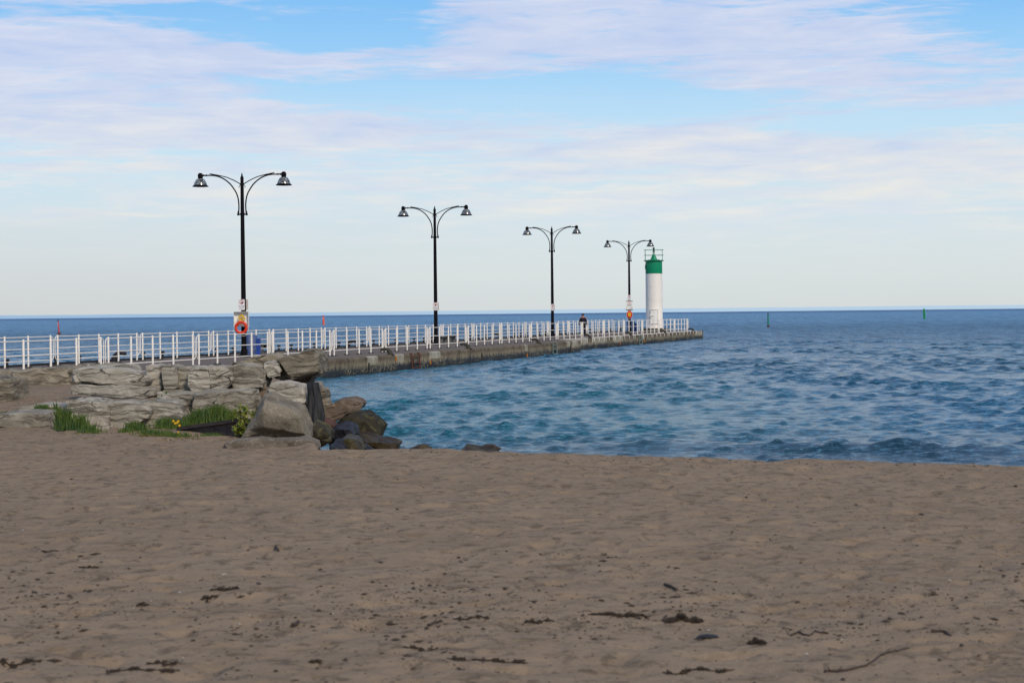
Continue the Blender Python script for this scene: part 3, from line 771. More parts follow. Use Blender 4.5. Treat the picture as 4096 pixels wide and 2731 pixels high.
b_.build('small_print', M['ink'], t)

# ------------------------------------------------------------------ life rings
def life_ring(loc_, rz, Ro, ro, label, flat=1.0, squeeze=1.0, bagin=False):
    t = thing('life_ring', label, 'life ring', loc_, rz, None); mr = (Ro + ro) / 2; tr = (Ro - ro) / 2
    b_ = MB(); b_.tube([(mr * math.cos(a) * squeeze, 0, mr * math.sin(a)) for a in [2 * PI * k / 40 for k in range(40)]], tr, 14, closed=True)
    b_.v = [(x, y * .75, z) for x, y, z in b_.v]; b_.build('ring', M['ring'], t, True)
    for k in (0, 1, 2, 3):
        a = k * PI / 2 + (.12 if k == 2 else 0); b_ = MB(); c = Vector((mr * math.cos(a) * squeeze, 0, mr * math.sin(a)))
        if k == 2:
            q = MB().tube([c + Vector((math.cos(a) * tr * math.cos(w) * 1.03, tr * .78 * math.sin(w), math.sin(a) * tr * math.cos(w))) for w in [2 * PI * j / 12 for j in range(12)]], .008, 6, closed=True)
            q.build('tape', M['tape'], t, True)
    ln = []
    for k in range(61):
        a = 2 * PI * k / 60; bulge = .035 + .07 * abs(math.sin(2 * a)) + (.05 * max(0, -math.sin(a)) ** 2)
        ln.append(((Ro + bulge - .03) * math.cos(a) * squeeze, -.03 + .02 * math.sin(5 * a), (Ro + bulge - .03) * math.sin(a)))
    MB().tube(ln[:-1], .008, 6, closed=True).build('grab_line', M['rope'], t, True)
    return t
X, Y = LAMPS[0]
bx = thing('life_ring_box', 'white open-fronted life ring box fixed to the nearest lamp pole', 'box', (X - .07, Y - .14, 1.36))
MB().box((0, .0, .325), (.64, .012, .65)).build('back_panel', M['white_clean'], bx)
MB().box((0, -.10, .655), (.66, .20, .012)).build('roof', M['white_clean'], bx)
for s in (-1, 1): MB().prism([(0, 0), (0, .648), (-.2, .648), (-.1, 0)], -.006, .006)
for s in (-1, 1):
    m_ = MB(); v = [(-.006, 0, 0), (-.006, 0, .648), (-.006, -.2, .648), (-.006, -.12, -.05), (.006, 0, 0), (.006, 0, .648), (.006, -.2, .648), (.006, -.12, -.05)]
    m_.add([(a + s * .324, b2, c) for a, b2, c in v], [(0, 1, 2, 3), (7, 6, 5, 4), (0, 4, 5, 1), (1, 5, 6, 2), (2, 6, 7, 3), (3, 7, 4, 0)]); m_.build('side_panel', M['white_clean'], bx)
MB().tube([(0, 0, .52), (0, -.1, .52), (0, -.11, .55)], .008, 6).build('hook', M['galv'], bx, True)
life_ring((X - .07, Y - .33, 1.31), 0, .30, .17, 'orange-red life ring hanging from the white box on the nearest lamp')
rp = thing('rope_coil', 'yellow throw rope bundle hung inside the white life ring box', 'rope', (X - .06, Y - .24, 1.80))
m_ = MB()
rr = random.Random(3)
for k in range(26):
    w = rr.uniform(.05, .21); h = rr.uniform(.16, .34); ph = rr.uniform(0, 6)
    m_.tube([(w * math.sin(a) * (0.35 + .65 * (1 - math.cos(a)) / 2) + .01 * math.sin(3 * a + ph), .03 * math.sin(a * 2 + ph), (.06 + h * .12) - h * (1 - math.cos(a)) / 2) for a in [2 * PI * j / 16 for j in range(16)]], .009, 5, closed=True)
m_.build('loops', M['yellow'], rp, True)
for s in (-1, 1): MB().tube([(0, -.05, .02), (s * .12, -.07, -.13), (s * .2, -.08, -.24)], .009, 6).build('hanging_line', M['rope'], rp, True)
X, Y = LAMPS[3]
life_ring((X - .02, Y - .2, 1.62), .25, .325, .17, 'orange-red life ring strapped to the farthest lamp below the caution board', squeeze=.82)
bg = thing('throw_bag', 'yellow throw bag inside the far life ring', 'bag', (X - .03, Y - .24, 1.63), .25)
m_ = MB().lathe([(.02, -.19), (.10, -.16), (.135, -.05), (.13, .08), (.09, .15), (.03, .18)], 14); m_.v = [(x, y * .4, z) for x, y, z in m_.v]; m_.build('sack', M['yellow'], bg, True)
MB().tube([(-.07, -.06, .08), (-.02, -.07, .06), (.04, -.07, .10), (.0, -.07, .12)], .02, 6).build('strap', M['ink'], bg, True)

# ------------------------------------------------------------------ litter bins, benches
def litter_bin(X, Y, w, h, label, rz=0):
    t = thing('litter_bin', label, 'bin', (X, Y, 0), rz, 'blue wire mesh litter bins')
    m_ = MB(); d = w * .85; st = .055
    for side in range(4):
        L = w if side % 2 == 0 else d; k = 0
        def pt(u, z):
            a = u - L / 2
            return {0: (a, -d / 2, z), 1: (w / 2, a, z), 2: (a, d / 2, z), 3: (-w / 2, a, z)}[side]
        n = int(L / st); m = int(h / (st * 1.6))
        for i in range(-m, n + 1):
            for sg in (0, 1):
                u0 = i * st; u1 = u0 + m * st; za, zb = .05, h; a, b2 = u0, u1; z0, z1 = (za, zb)
                c0, c1 = max(0, a), min(L, b2)
                if c1 <= c0: continue
                f0, f1 = (c0 - a) / (b2 - a), (c1 - a) / (b2 - a)
                if sg: p, q = pt(c0, z1 + (z0 - z1) * f0), pt(c1, z1 + (z0 - z1) * f1)
                else: p, q = pt(c0, z0 + (z1 - z0) * f0), pt(c1, z0 + (z1 - z0) * f1)
                m_.tube([p, q], .006, 4, caps=False)
    m_.build('mesh_cage', M['bluewire'], t)
    fr = MB()
    for x in (-w / 2, w / 2):
        for y in (-d / 2, d / 2): fr.box((x, y, h / 2), (.03, .03, h))
    for z in (.05, h * .5, h):
        for y in (-d / 2, d / 2): fr.box((0, y, z), (w, .028, .028))
        for x in (-w / 2, w / 2): fr.box((x, 0, z), (.028, d, .028))
    fr.build('frame', M['bluewire'], t)
    b2 = MB().lathe([(w * .30, .06), (w * .38, .3), (w * .40, h * .8), (w * .43, h + .02)], 16); b2.v = [(x, y * .8, z) for x, y, z in b2.v]; b2.build('liner_bag', M['bag'], t, True)
    q = MB().box((w / 2 + .10, 0, h * .42), (.16, d, h * .84), ch=.01)
    for k in range(4):
        for j in range(2): q.box((w / 2 + .06 + j * .07, -d / 2 - .004, h * (.35 + k * .12)), (.045, .01, .03))
    q.build('side_box', M['bluebin'], t)
    return t
litter_bin((1004 - 2048) / F * 80, 80.3, .42, .90, 'blue wire mesh litter bin beside the nearest lamp')
litter_bin((2521 - 2048) / F * 158, 157.2, .70, .95, 'blue wire mesh litter bin behind the farthest lamp')
def make_bench():
    t = thing('bench', 'x', 'bench', (0, 0, 0), 0, 'grey slatted benches on the pier')
    for k in range(3): MB().box((0, (k - 1) * .15, .45), (1.7, .13, .045), ch=.006).build('seat_board', M['benchgrey'], t)
    for s in (-1, 1):
        MB().box((s * .66, 0, .215), (.09, .32, .43), ch=.01).build('leg', M['benchgrey'], t)
    MB().box((0, 0, .41), (1.5, .08, .05)).build('stretcher', M['benchgrey'], t)
    return t
b0 = make_bench(); rz = math.atan2(1, SL)
b0.location = ((1062 - 2048) / F * 84, 84.0, 0); b0.rotation_euler = (0, 0, rz); b0['label'] = 'grey slatted bench right of the blue bin near the first lamp'
dup(b0, 'grey slatted bench just right of the second lamp, left one of the pair', ((1771 - 2048) / F * 104, 104., 0), rz + .1)
dup(b0, 'grey slatted bench just right of the second lamp, right one of the pair', ((1804 - 2048) / F * 106.5, 106.5, 0), rz + .1)

# ------------------------------------------------------------------ lighthouse
LX, LY = (2618 - 2048) / F * 154.5, 154.5
lh = thing('lighthouse', 'slim round white lighthouse with green band and green railed top', 'lighthouse', (LX, LY, 0), R(4))
oct_ = [(1.30 * math.cos(R(22.5 + 45 * k)), 1.30 * math.sin(R(22.5 + 45 * k))) for k in range(8)]
m_ = MB(); m_.v = [(x, y, 0) for x, y in oct_] + [(x, y, .32) for x, y in oct_] + [(x * .97, y * .97, .35) for x, y in oct_]
m_.f = [tuple(range(16, 24))] + [(k, (k + 1) % 8, 8 + (k + 1) % 8, 8 + k) for k in range(8)] + [(8 + k, 8 + (k + 1) % 8, 16 + (k + 1) % 8, 16 + k) for k in range(8)]
m_.build('pedestal', M['grime'], lh)
def m_tower():
    m, nt, b = mat_base('tower_paint'); s, x, y, z = coords(nt)
    dirt = noise(nt, comb(nt, x * 5, y * 5, z * 1.1), 1.6, 6, .7)
    c = mix(nt, noise(nt, s, 1.5, 4), (.80, .74, .665), (.87, .81, .735))
    c = mix(nt, dirt.ss(.58, .72) * (z.ss(5.5, .6) * .6 + z.ss(3.9, 4.6) * .9 + .15), c, (.50, .40, .27))
    nt.links.new(c, b.inputs['Base Color']); b.inputs['Roughness'].default_value = .5; bump(nt, b, noise(nt, s, 3, 5, .6), .25, .03); return m
mt = m_tower()
def seamtube(z0, z1, r):
    pr = [(r + .012, z0), (r + .012, z0 + .02), (r, z0 + .024), (r, z1 - .024), (r + .012, z1 - .02), (r + .012, z1)]; return pr
prof_t = [(.775, .36), (.775, .42), (.765, .43)]
zb = [.43, 2.85, 4.02, 4.76]
for a, b_ in ((.43, 2.80), (2.80, 4.05), (4.05, 5.28)): prof_t += [(.762, a + .008), (.758, b_ - .008), (.748, b_)]
MB().lathe(prof_t, 56).build('tower', mt, lh, True)
MB().lathe([(.760, 5.283), (.762, 5.29), (.762, 6.41)], 56).build('green_band', M['green'], lh, True)
g_ = MB().lathe([(.76, 6.412), (.90, 6.420), (.92, 6.440), (.92, 6.480), (.60, 6.510), (.52, 6.510), (.52, 6.550), (.2, 6.560)], 40)
for k in range(12):
    a = 2 * PI * k / 12; g_.box((.80 * math.cos(a), .80 * math.sin(a), 6.510), (.08, .05, .04))
gal = g_.build('gallery', M['green'], lh, True)
rail = MB(); zr = 6.48
for k in range(6):
    a = 2 * PI * (k + .33) / 6; rail.tube([(.89 * math.cos(a), .89 * math.sin(a), zr), (.89 * math.cos(a), .89 * math.sin(a), zr + .95)], .017, 6)
for z in (zr + .47, zr + .95): rail.tube([(.89 * math.cos(2 * PI * k / 32), .89 * math.sin(2 * PI * k / 32), z) for k in range(32)], .016, 6, closed=True)
rail.build('gallery_railing', M['green'], lh, True)
st = MB()
for k in range(4):
    a = PI / 4 + k * PI / 2 + .35
    v = [(.34, 6.530), (.12, 6.990), (.02, 6.990), (.02, 6.530)]
    p = [(r_ * math.cos(a) + o * math.sin(a), r_ * math.sin(a) - o * math.cos(a), z) for o in (-.02, .02) for r_, z in v]
    st.add(p, [(0, 1, 2, 3), (7, 6, 5, 4), (0, 4, 5, 1), (1, 5, 6, 2), (2, 6, 7, 3), (3, 7, 4, 0)])
st.lathe([(.30, 6.560), (.10, 6.990), (.13, 6.990), (.13, 7.020)], 12); st.build('light_stand', M['green'], lh)
lt = MB()
for k in range(3): a = 2 * PI * k / 3 + .4; lt.tube([(.10 * math.cos(a), .10 * math.sin(a), 7.010), (.10 * math.cos(a), .10 * math.sin(a), 7.250)], .016, 6)
lt.lathe([(.10, 7.25), (.12, 7.27), (.095, 7.29), (.09, 7.62), (.06, 7.66)], 14)
lt.build('lantern', M['blackrust'], lh, True)
# door facing the camera's left
dr = thing('tmp', 'x', 'x'); COL.objects.unlink(dr); bpy.data.objects.remove(dr)
dphi = R(-90 - 8)
def cyl_patch(a0, a1, z0, z1, r0, r1, n=8):
    m_ = MB()
    for r_ in (r0, r1):
        for k in range(n + 1):
            a = a0 + (a1 - a0) * k / n
            m_.v += [(r_ * math.cos(a), r_ * math.sin(a), z0), (r_ * math.cos(a), r_ * math.sin(a), z1)]
    o = 2 * (n + 1)
    for k in range(n):
        i = 2 * k; m_.f += [(i, i + 2, i + 3, i + 1), (o + i, o + i + 1, o + i + 3, o + i + 2), (i, o + i, o + i + 2, i + 2), (i + 1, i + 3, o + i + 3, o + i + 1)]
    m_.f += [(0, 1, o + 1, o), (2 * n, o + 2 * n, o + 2 * n + 1, 2 * n + 1)]; return m_
hw = .44
fr = MB()
for a0, a1, z0, z1 in ((dphi - hw, dphi - hw + .07, .76, 2.10), (dphi + hw - .07, dphi + hw, .76, 2.10), (dphi - hw + .07, dphi + hw - .07, 2.03, 2.10), (dphi - hw + .07, dphi + hw - .07, .76, .82)):
    q = cyl_patch(a0, a1, z0, z1, .755, .84); fr.add(q.v, q.f)
dfr = fr.build('door_frame', mt, lh)
door = cyl_patch(dphi - hw + .075, dphi + hw - .075, .825, 2.025, .755, .80).build('door', M['white_clean'], lh)
MB().box((.85 * math.cos(dphi - .2), .85 * math.sin(dphi - .2), 1.5), (.30, .04, .04)).box((.84 * math.cos(dphi - .42), .84 * math.sin(dphi - .42), 1.5), (.12, .05, .16)).build('handle', M['white'], door)
MB().box((-.80, -.12, 5.88), (.06, .16, .40), ch=.01).build('junction_box', M['green'], lh)

# ------------------------------------------------------------------ buoys
def spar_buoy(name, px, pyb, H, r, mat, top, label, tilt=0, skirt=0, marks=True):
    p = on_z(px, pyb, WZ)
    t = thing(name, label, 'buoy', (p.x, p.y, WZ)); t.rotation_euler = (0, tilt, 0)
    MB().lathe([(r, -.6), (r, 0), (r * .98, H * .5), (r * .95, H * .86)], 18).build('body', mat, t, True)
    MB().lathe([(r * .95, H * .862), (r * .8, H * .875), (r * .8, H * .93), (r * .6, H * .94), (r * .55, H * .985), (r * .2, H)], 14).build('cap', top, t, True)
    if skirt:
        MB().lathe([(skirt, -.1), (skirt, .16), (skirt * .75, .26), (r * 1.02, .34)], 18).build('skirt', M['rust'], t, True)
    if marks:
        q = MB()
        for k in range(3):
            z = H * (.80 - .09 * k); q.box((-r * .25, -r * 1.0, z), (r * .7, .02, .035)); q.box((-r * .25, -r * 1.0, z - .09), (r * .7, .02, .03)); q.box((-r * .55, -r * .9, z - .045), (r * .2, .02, .10))
        q.build('white_markings', M['sign_white'], t)
    return t
spar_buoy('spar_buoy', 236.5, 1338, 2.35, .115, M['redbuoy'], M['ink'], 'leaning red spar buoy with white markings at the far left', -.07, .30)
spar_buoy('spar_buoy', 1294.5, 1300, 2.55, .29, M['redbuoy2'], M['crimson'], 'stubby orange-red spar buoy beyond the railing right of the first lamp', -.03, 0, True)
spar_buoy('spar_buoy', 3073, 1308, 2.25, .135, M['greenbuoy'], M['blackrust'], 'slim teal-green spar buoy with dark top right of the lighthouse', -.01, .22, False)
spar_buoy('spar_buoy', 3698, 1276, 2.75, .29, M['greenbuoy2'], M['greenbuoy2'], 'thick bright green spar buoy at the far right of the lake', -.04, 0, False)

# ------------------------------------------------------------------ person
def skinned(name, verts, edges, radii, root, mat, parent, sub=2, loc_=(0, 0, 0)):
    me = bpy.data.meshes.new(name); me.from_pydata(verts, edges, []); me.materials.append(mat)
    o = bpy.data.objects.new(name, me); link(o); md = o.modifiers.new('s', 'SKIN'); md.use_smooth_shade = True
    for i, r_ in enumerate(radii):
        sv = me.skin_vertices[0].data[i]; sv.radius = r_ if isinstance(r_, tuple) else (r_, r_); sv.use_root = (i == root)
    ms = o.modifiers.new('u', 'SUBSURF'); ms.levels = sub; ms.render_levels = sub
    dg = bpy.context.evaluated_depsgraph_get(); dg.update(); m2 = bpy.data.meshes.new_from_object(o.evaluated_get(dg))
    m2.name = name; bpy.data.objects.remove(o); m2.polygons.foreach_set('use_smooth', [True] * len(m2.polygons))
    m2.materials.clear(); m2.materials.append(mat)
    return link(bpy.data.objects.new(name, m2), parent)
PXP, PYP = (2333 - 2048) / F * 128.5, 128.5
per = thing('person', 'person in a navy jacket and black trousers walking away along the pier, head turned left', 'person', (PXP, PYP, 0), R(-8)); per.scale = (1.06, 1.05, 1.0)
# body: facing +Y (away from the viewer), mid-stride, right foot forward, head turned left
V_ = [(0, 0, .95), (0, .0, 1.12), (0, .015, 1.30), (0, .0, 1.44), (0, .0, 1.52), (0, .01, 1.60), (0, .02, 1.70),
      (-.19, 0, 1.42), (-.245, -.03, 1.17), (-.275, .02, .93), (.19, 0, 1.42), (.255, -.02, 1.17), (.27, .04, .93),
      (-.095, 0, .90), (-.10, .02, .50), (-.10, -.10, .10), (.095, 0, .90), (.10, .10, .50), (.10, .16, .09),
      (-.10, .06, .03), (.10, .34, .04), (-.28, .03, .86), (.27, .05, .86)]
E_ = [(0, 1), (1, 2), (2, 3), (3, 4), (4, 5), (5, 6), (3, 7), (7, 8), (8, 9), (3, 10), (10, 11), (11, 12), (0, 13), (13, 14), (14, 15), (0, 16), (16, 17), (17, 18), (15, 19), (18, 20), (9, 21), (12, 22)]
rad = [(.15, .11), (.14, .10), (.16, .11), (.12, .09), (.055, .055), (.085, .095), (.07, .085), .06, .045, .032, .06, .045, .032, .085, .06, .045, .085, .06, .045, .035, .035, .035, .035]
skinned('body', V_, E_, rad, 0, M['skin'], per)
skinned('jacket', [(0, 0, .86), (0, 0, 1.0), (0, 0, 1.15), (0, .015, 1.32), (0, .0, 1.44), (0, 0, 1.50), (-.155, 0, 1.385), (-.235, -.03, 1.15), (-.275, .02, .93), (.155, 0, 1.385), (.245, -.02, 1.15), (.27, .04, .93)],
        [(0, 1), (1, 2), (2, 3), (3, 4), (4, 5), (4, 6), (6, 7), (7, 8), (4, 9), (9, 10), (10, 11)],
        [(.20, .15), (.20, .15), (.195, .14), (.185, .14), (.13, .11), (.075, .08), .08, .075, .058, .08, .075, .058], 1, M['navy'], per)
skinned('trousers', [(0, 0, .92), (-.095, 0, .86), (-.10, .02, .50), (-.10, -.09, .12), (.095, 0, .86), (.10, .10, .50), (.10, .15, .11)],
        [(0, 1), (1, 2), (2, 3), (0, 4), (4, 5), (5, 6)], [(.17, .13), .11, .085, .07, .11, .085, .07], 0, M['trouser'], per)
skinned('hair', [(.01, -.03, 1.62), (.0, -.01, 1.68), (-.01, .01, 1.75)], [(0, 1), (1, 2)], [(.10, .09), (.125, .125), (.095, .10)], 0, M['hair'], per)
for s, y, z in ((-1, -.08, .0), (1, .20, .0)):
    m_ = MB(); m_.box((s * .10, y + .04, .05), (.10, .28, .075), ch=.03).box((s * .10, y + .04, .012), (.105, .29, .024), ch=.006)
    sh = m_.build('shoe', M['shoe'], per, True)
    MB().box((s * .10, y + .04, .014), (.11, .295, .02), ch=.004).build('sole', M['sign_white'], sh)
for s in (-1, 1):
    hb = Vector((s * .285, .035, .86)); hm = MB()
    for k in range(4):
        a = (k - 1.5) * .017; L = (.075, .085, .08, .065)[k]
        hm.tube([hb + Vector((0, a, .01)), hb + Vector((s * -.004, a * 1.1 + .005, -L * .5)), hb + Vector((s * -.018, a * 1.1 + .01, -L)), ], [.0095, .009, .007], 6)
    hm.tube([hb + Vector((s * -.01, .035, .04)), hb + Vector((s * -.02, .055, .0)), hb + Vector((s * -.025, .055, -.035))], [.011, .010, .008], 6)
    hm.box(hb + Vector((0, 0, .035)), (.03, .075, .085), ch=.012); hm.build('hand', M['skin'], per, True)
# face turned to the left
fc = MB(); hc = Vector((-.02, .02, 1.66))
fc.tube([hc + Vector((-.075, .03, .02)), hc + Vector((-.105, .04, -.008)), hc + Vector((-.085, .035, -.02))], [.010, .014, .012], 6)
fc.tube([hc + Vector((-.085, .015, -.05)), hc + Vector((-.088, .05, -.05))], .008, 6); fc.build('nose_and_mouth', M['skin'], per, True)
MB().lathe([(.012, -.03), (.02, -.01), (.02, .02), (.01, .03)], 8, (-.01, -.075, 1.64)).build('ear', M['skin'], per, True)

# ------------------------------------------------------------------ rocks
def rock(name, label, outline, Yc, depth, mat, seed, vox=.028, amp=.03, ledge=.03, tilt=0.0, bevel=.8, group='stones of the shore wall', tuck=.0, cat='rock', facets=110):
    pts = [at_y(px, py, Yc) for px, py in outline]
    if bevel >= .85: ledge *= .62; amp *= .75
    cx = sum(p.x for p in pts) / len(pts); cz = sum(p.z for p in pts) / len(pts)
    zb = min(p.z for p in pts)
    layers = [(-.5, bevel), (-.43, bevel + (1 - bevel) * .8), (-.2, 1.0), (.3, 1.0), (.5, .93)]
    m_ = MB(); n = len(pts)
    grow = 1.0 if bevel < .85 else 1.02
    for dy, s in layers:
        for p in pts: m_.v.append(((p.x - cx) * s * grow, dy * depth, (p.z - cz) * s * grow + tuck * dy * depth))
    for i in range(len(layers) - 1):
        for k in range(n):
            j = (k + 1) % n; m_.f.append((i * n + k, i * n + j, (i + 1) * n + j, (i + 1) * n + k))
    m_.f += [tuple(range(n))[::-1], tuple(range((len(layers) - 1) * n, len(layers) * n))]
    o = m_.build(name, mat); rm = o.modifiers.new('r', 'REMESH'); rm.mode = 'VOXEL'; rm.voxel_size = vox
    dg = bpy.context.evaluated_depsgraph_get(); dg.update(); me = bpy.data.meshes.new_from_object(o.evaluated_get(dg)); me.name = name
    old = o.data; o.modifiers.clear(); o.data = me; bpy.data.meshes.remove(old)
    k = len(me.vertices); co = np.empty(k * 3, np.float32); me.vertices.foreach_get('co', co); co = co.reshape(-1, 3).astype(float)
    no = np.empty(k * 3, np.float32); me.vertices.foreach_get('normal', no); no = no.reshape(-1, 3)
    x, y, z = co[:, 0] + seed * 7.7, co[:, 1] + seed * 3.1, co[:, 2] + seed * 1.3
    zt = z + tilt * x
    d = amp * (fbm(x * 2.2, y * 2.2, z * 2.2, 4, .5) * .9)
    # chipped facets
    c1 = fbm(x * 1.3, y * 1.3, z * 1.8, 2); d += amp * 2.0 * (np.floor(c1 * 3) / 3 - c1) 
    if ledge:
        lz = zt * 15 + 1.6 * fbm(x * .9, y * .9, z * .9, 2)
        st = pn(x * .35, y * .35, lz); d += ledge * np.clip(st * 2.2, -1, 1) * .45
        groove = np.exp(-((pn(x * .6 + 9, y * .6, zt * 6.5 + .8 * pn(x, y, z))) / .06) ** 2); d -= ledge * .9 * groove
        vg = np.exp(-((pn(x * 2.2 + 3, y * .7, z * .8)) / .035) ** 2); d -= ledge * .7 * vg
    if bevel < .85:
        d = d + .07 * fbm(x * 2.0, y * 2.0, z * 2.0, 2)
        rr_ = np.random.default_rng(int(seed * 10)); sz = co.std(axis=0) * 1.8
        for _ in range(9):
            nv = rr_.normal(size=3); nv[1] = -abs(nv[1]) - 1.3; nv /= np.linalg.norm(nv)
            lim = float(np.linalg.norm(sz * nv)) * rr_.uniform(.80, .98); q_ = co @ nv - lim
            co -= np.clip(q_, 0, None)[:, None] * nv * .85
    co += no * d[:, None]
    me.vertices.foreach_set('co', co.astype(np.float32).ravel()); me.update()
    if True:
        blk = bevel >= .85; facets = max(300, int(len(me.polygons) * .05)) if blk else facets
        dm = o.modifiers.new('d', 'DECIMATE'); dm.ratio = facets / max(1, len(me.polygons) * 2)
        s2 = o.modifiers.new('s', 'SUBSURF'); s2.subdivision_type = 'SIMPLE'; s2.levels = s2.render_levels = 2 if blk else 4
        dg = bpy.context.evaluated_depsgraph_get(); dg.update(); m3 = bpy.data.meshes.new_from_object(o.evaluated_get(dg)); m3.name = name
        o.modifiers.clear(); o.data = m3; bpy.data.meshes.remove(me); me = m3
        k = len(me.vertices); co = np.empty(k * 3, np.float32); me.vertices.foreach_get('co', co); co = co.reshape(-1, 3).astype(float)
        no = np.empty(k * 3, np.float32); me.vertices.foreach_get('normal', no); no = no.reshape(-1, 3)
        q = co + seed * 3.3
        co += no * ((.006 if blk else .016) * fbm(q[:, 0] * 5, q[:, 1] * 5, q[:, 2] * 5, 4, .6))[:, None]
        me.vertices.foreach_set('co', co.astype(np.float32).ravel()); me.update()
    me.polygons.foreach_set('use_smooth', np.ones(len(me.polygons), bool)); me.materials.clear(); me.materials.append(mat)
    if blk: me.set_sharp_from_angle(angle=R(24))
    o.location = (cx, Yc, cz); tag(o, label, cat, group); return o
L_, W_, P_ = M['lime'], M['limewarm'], M['lightlime']
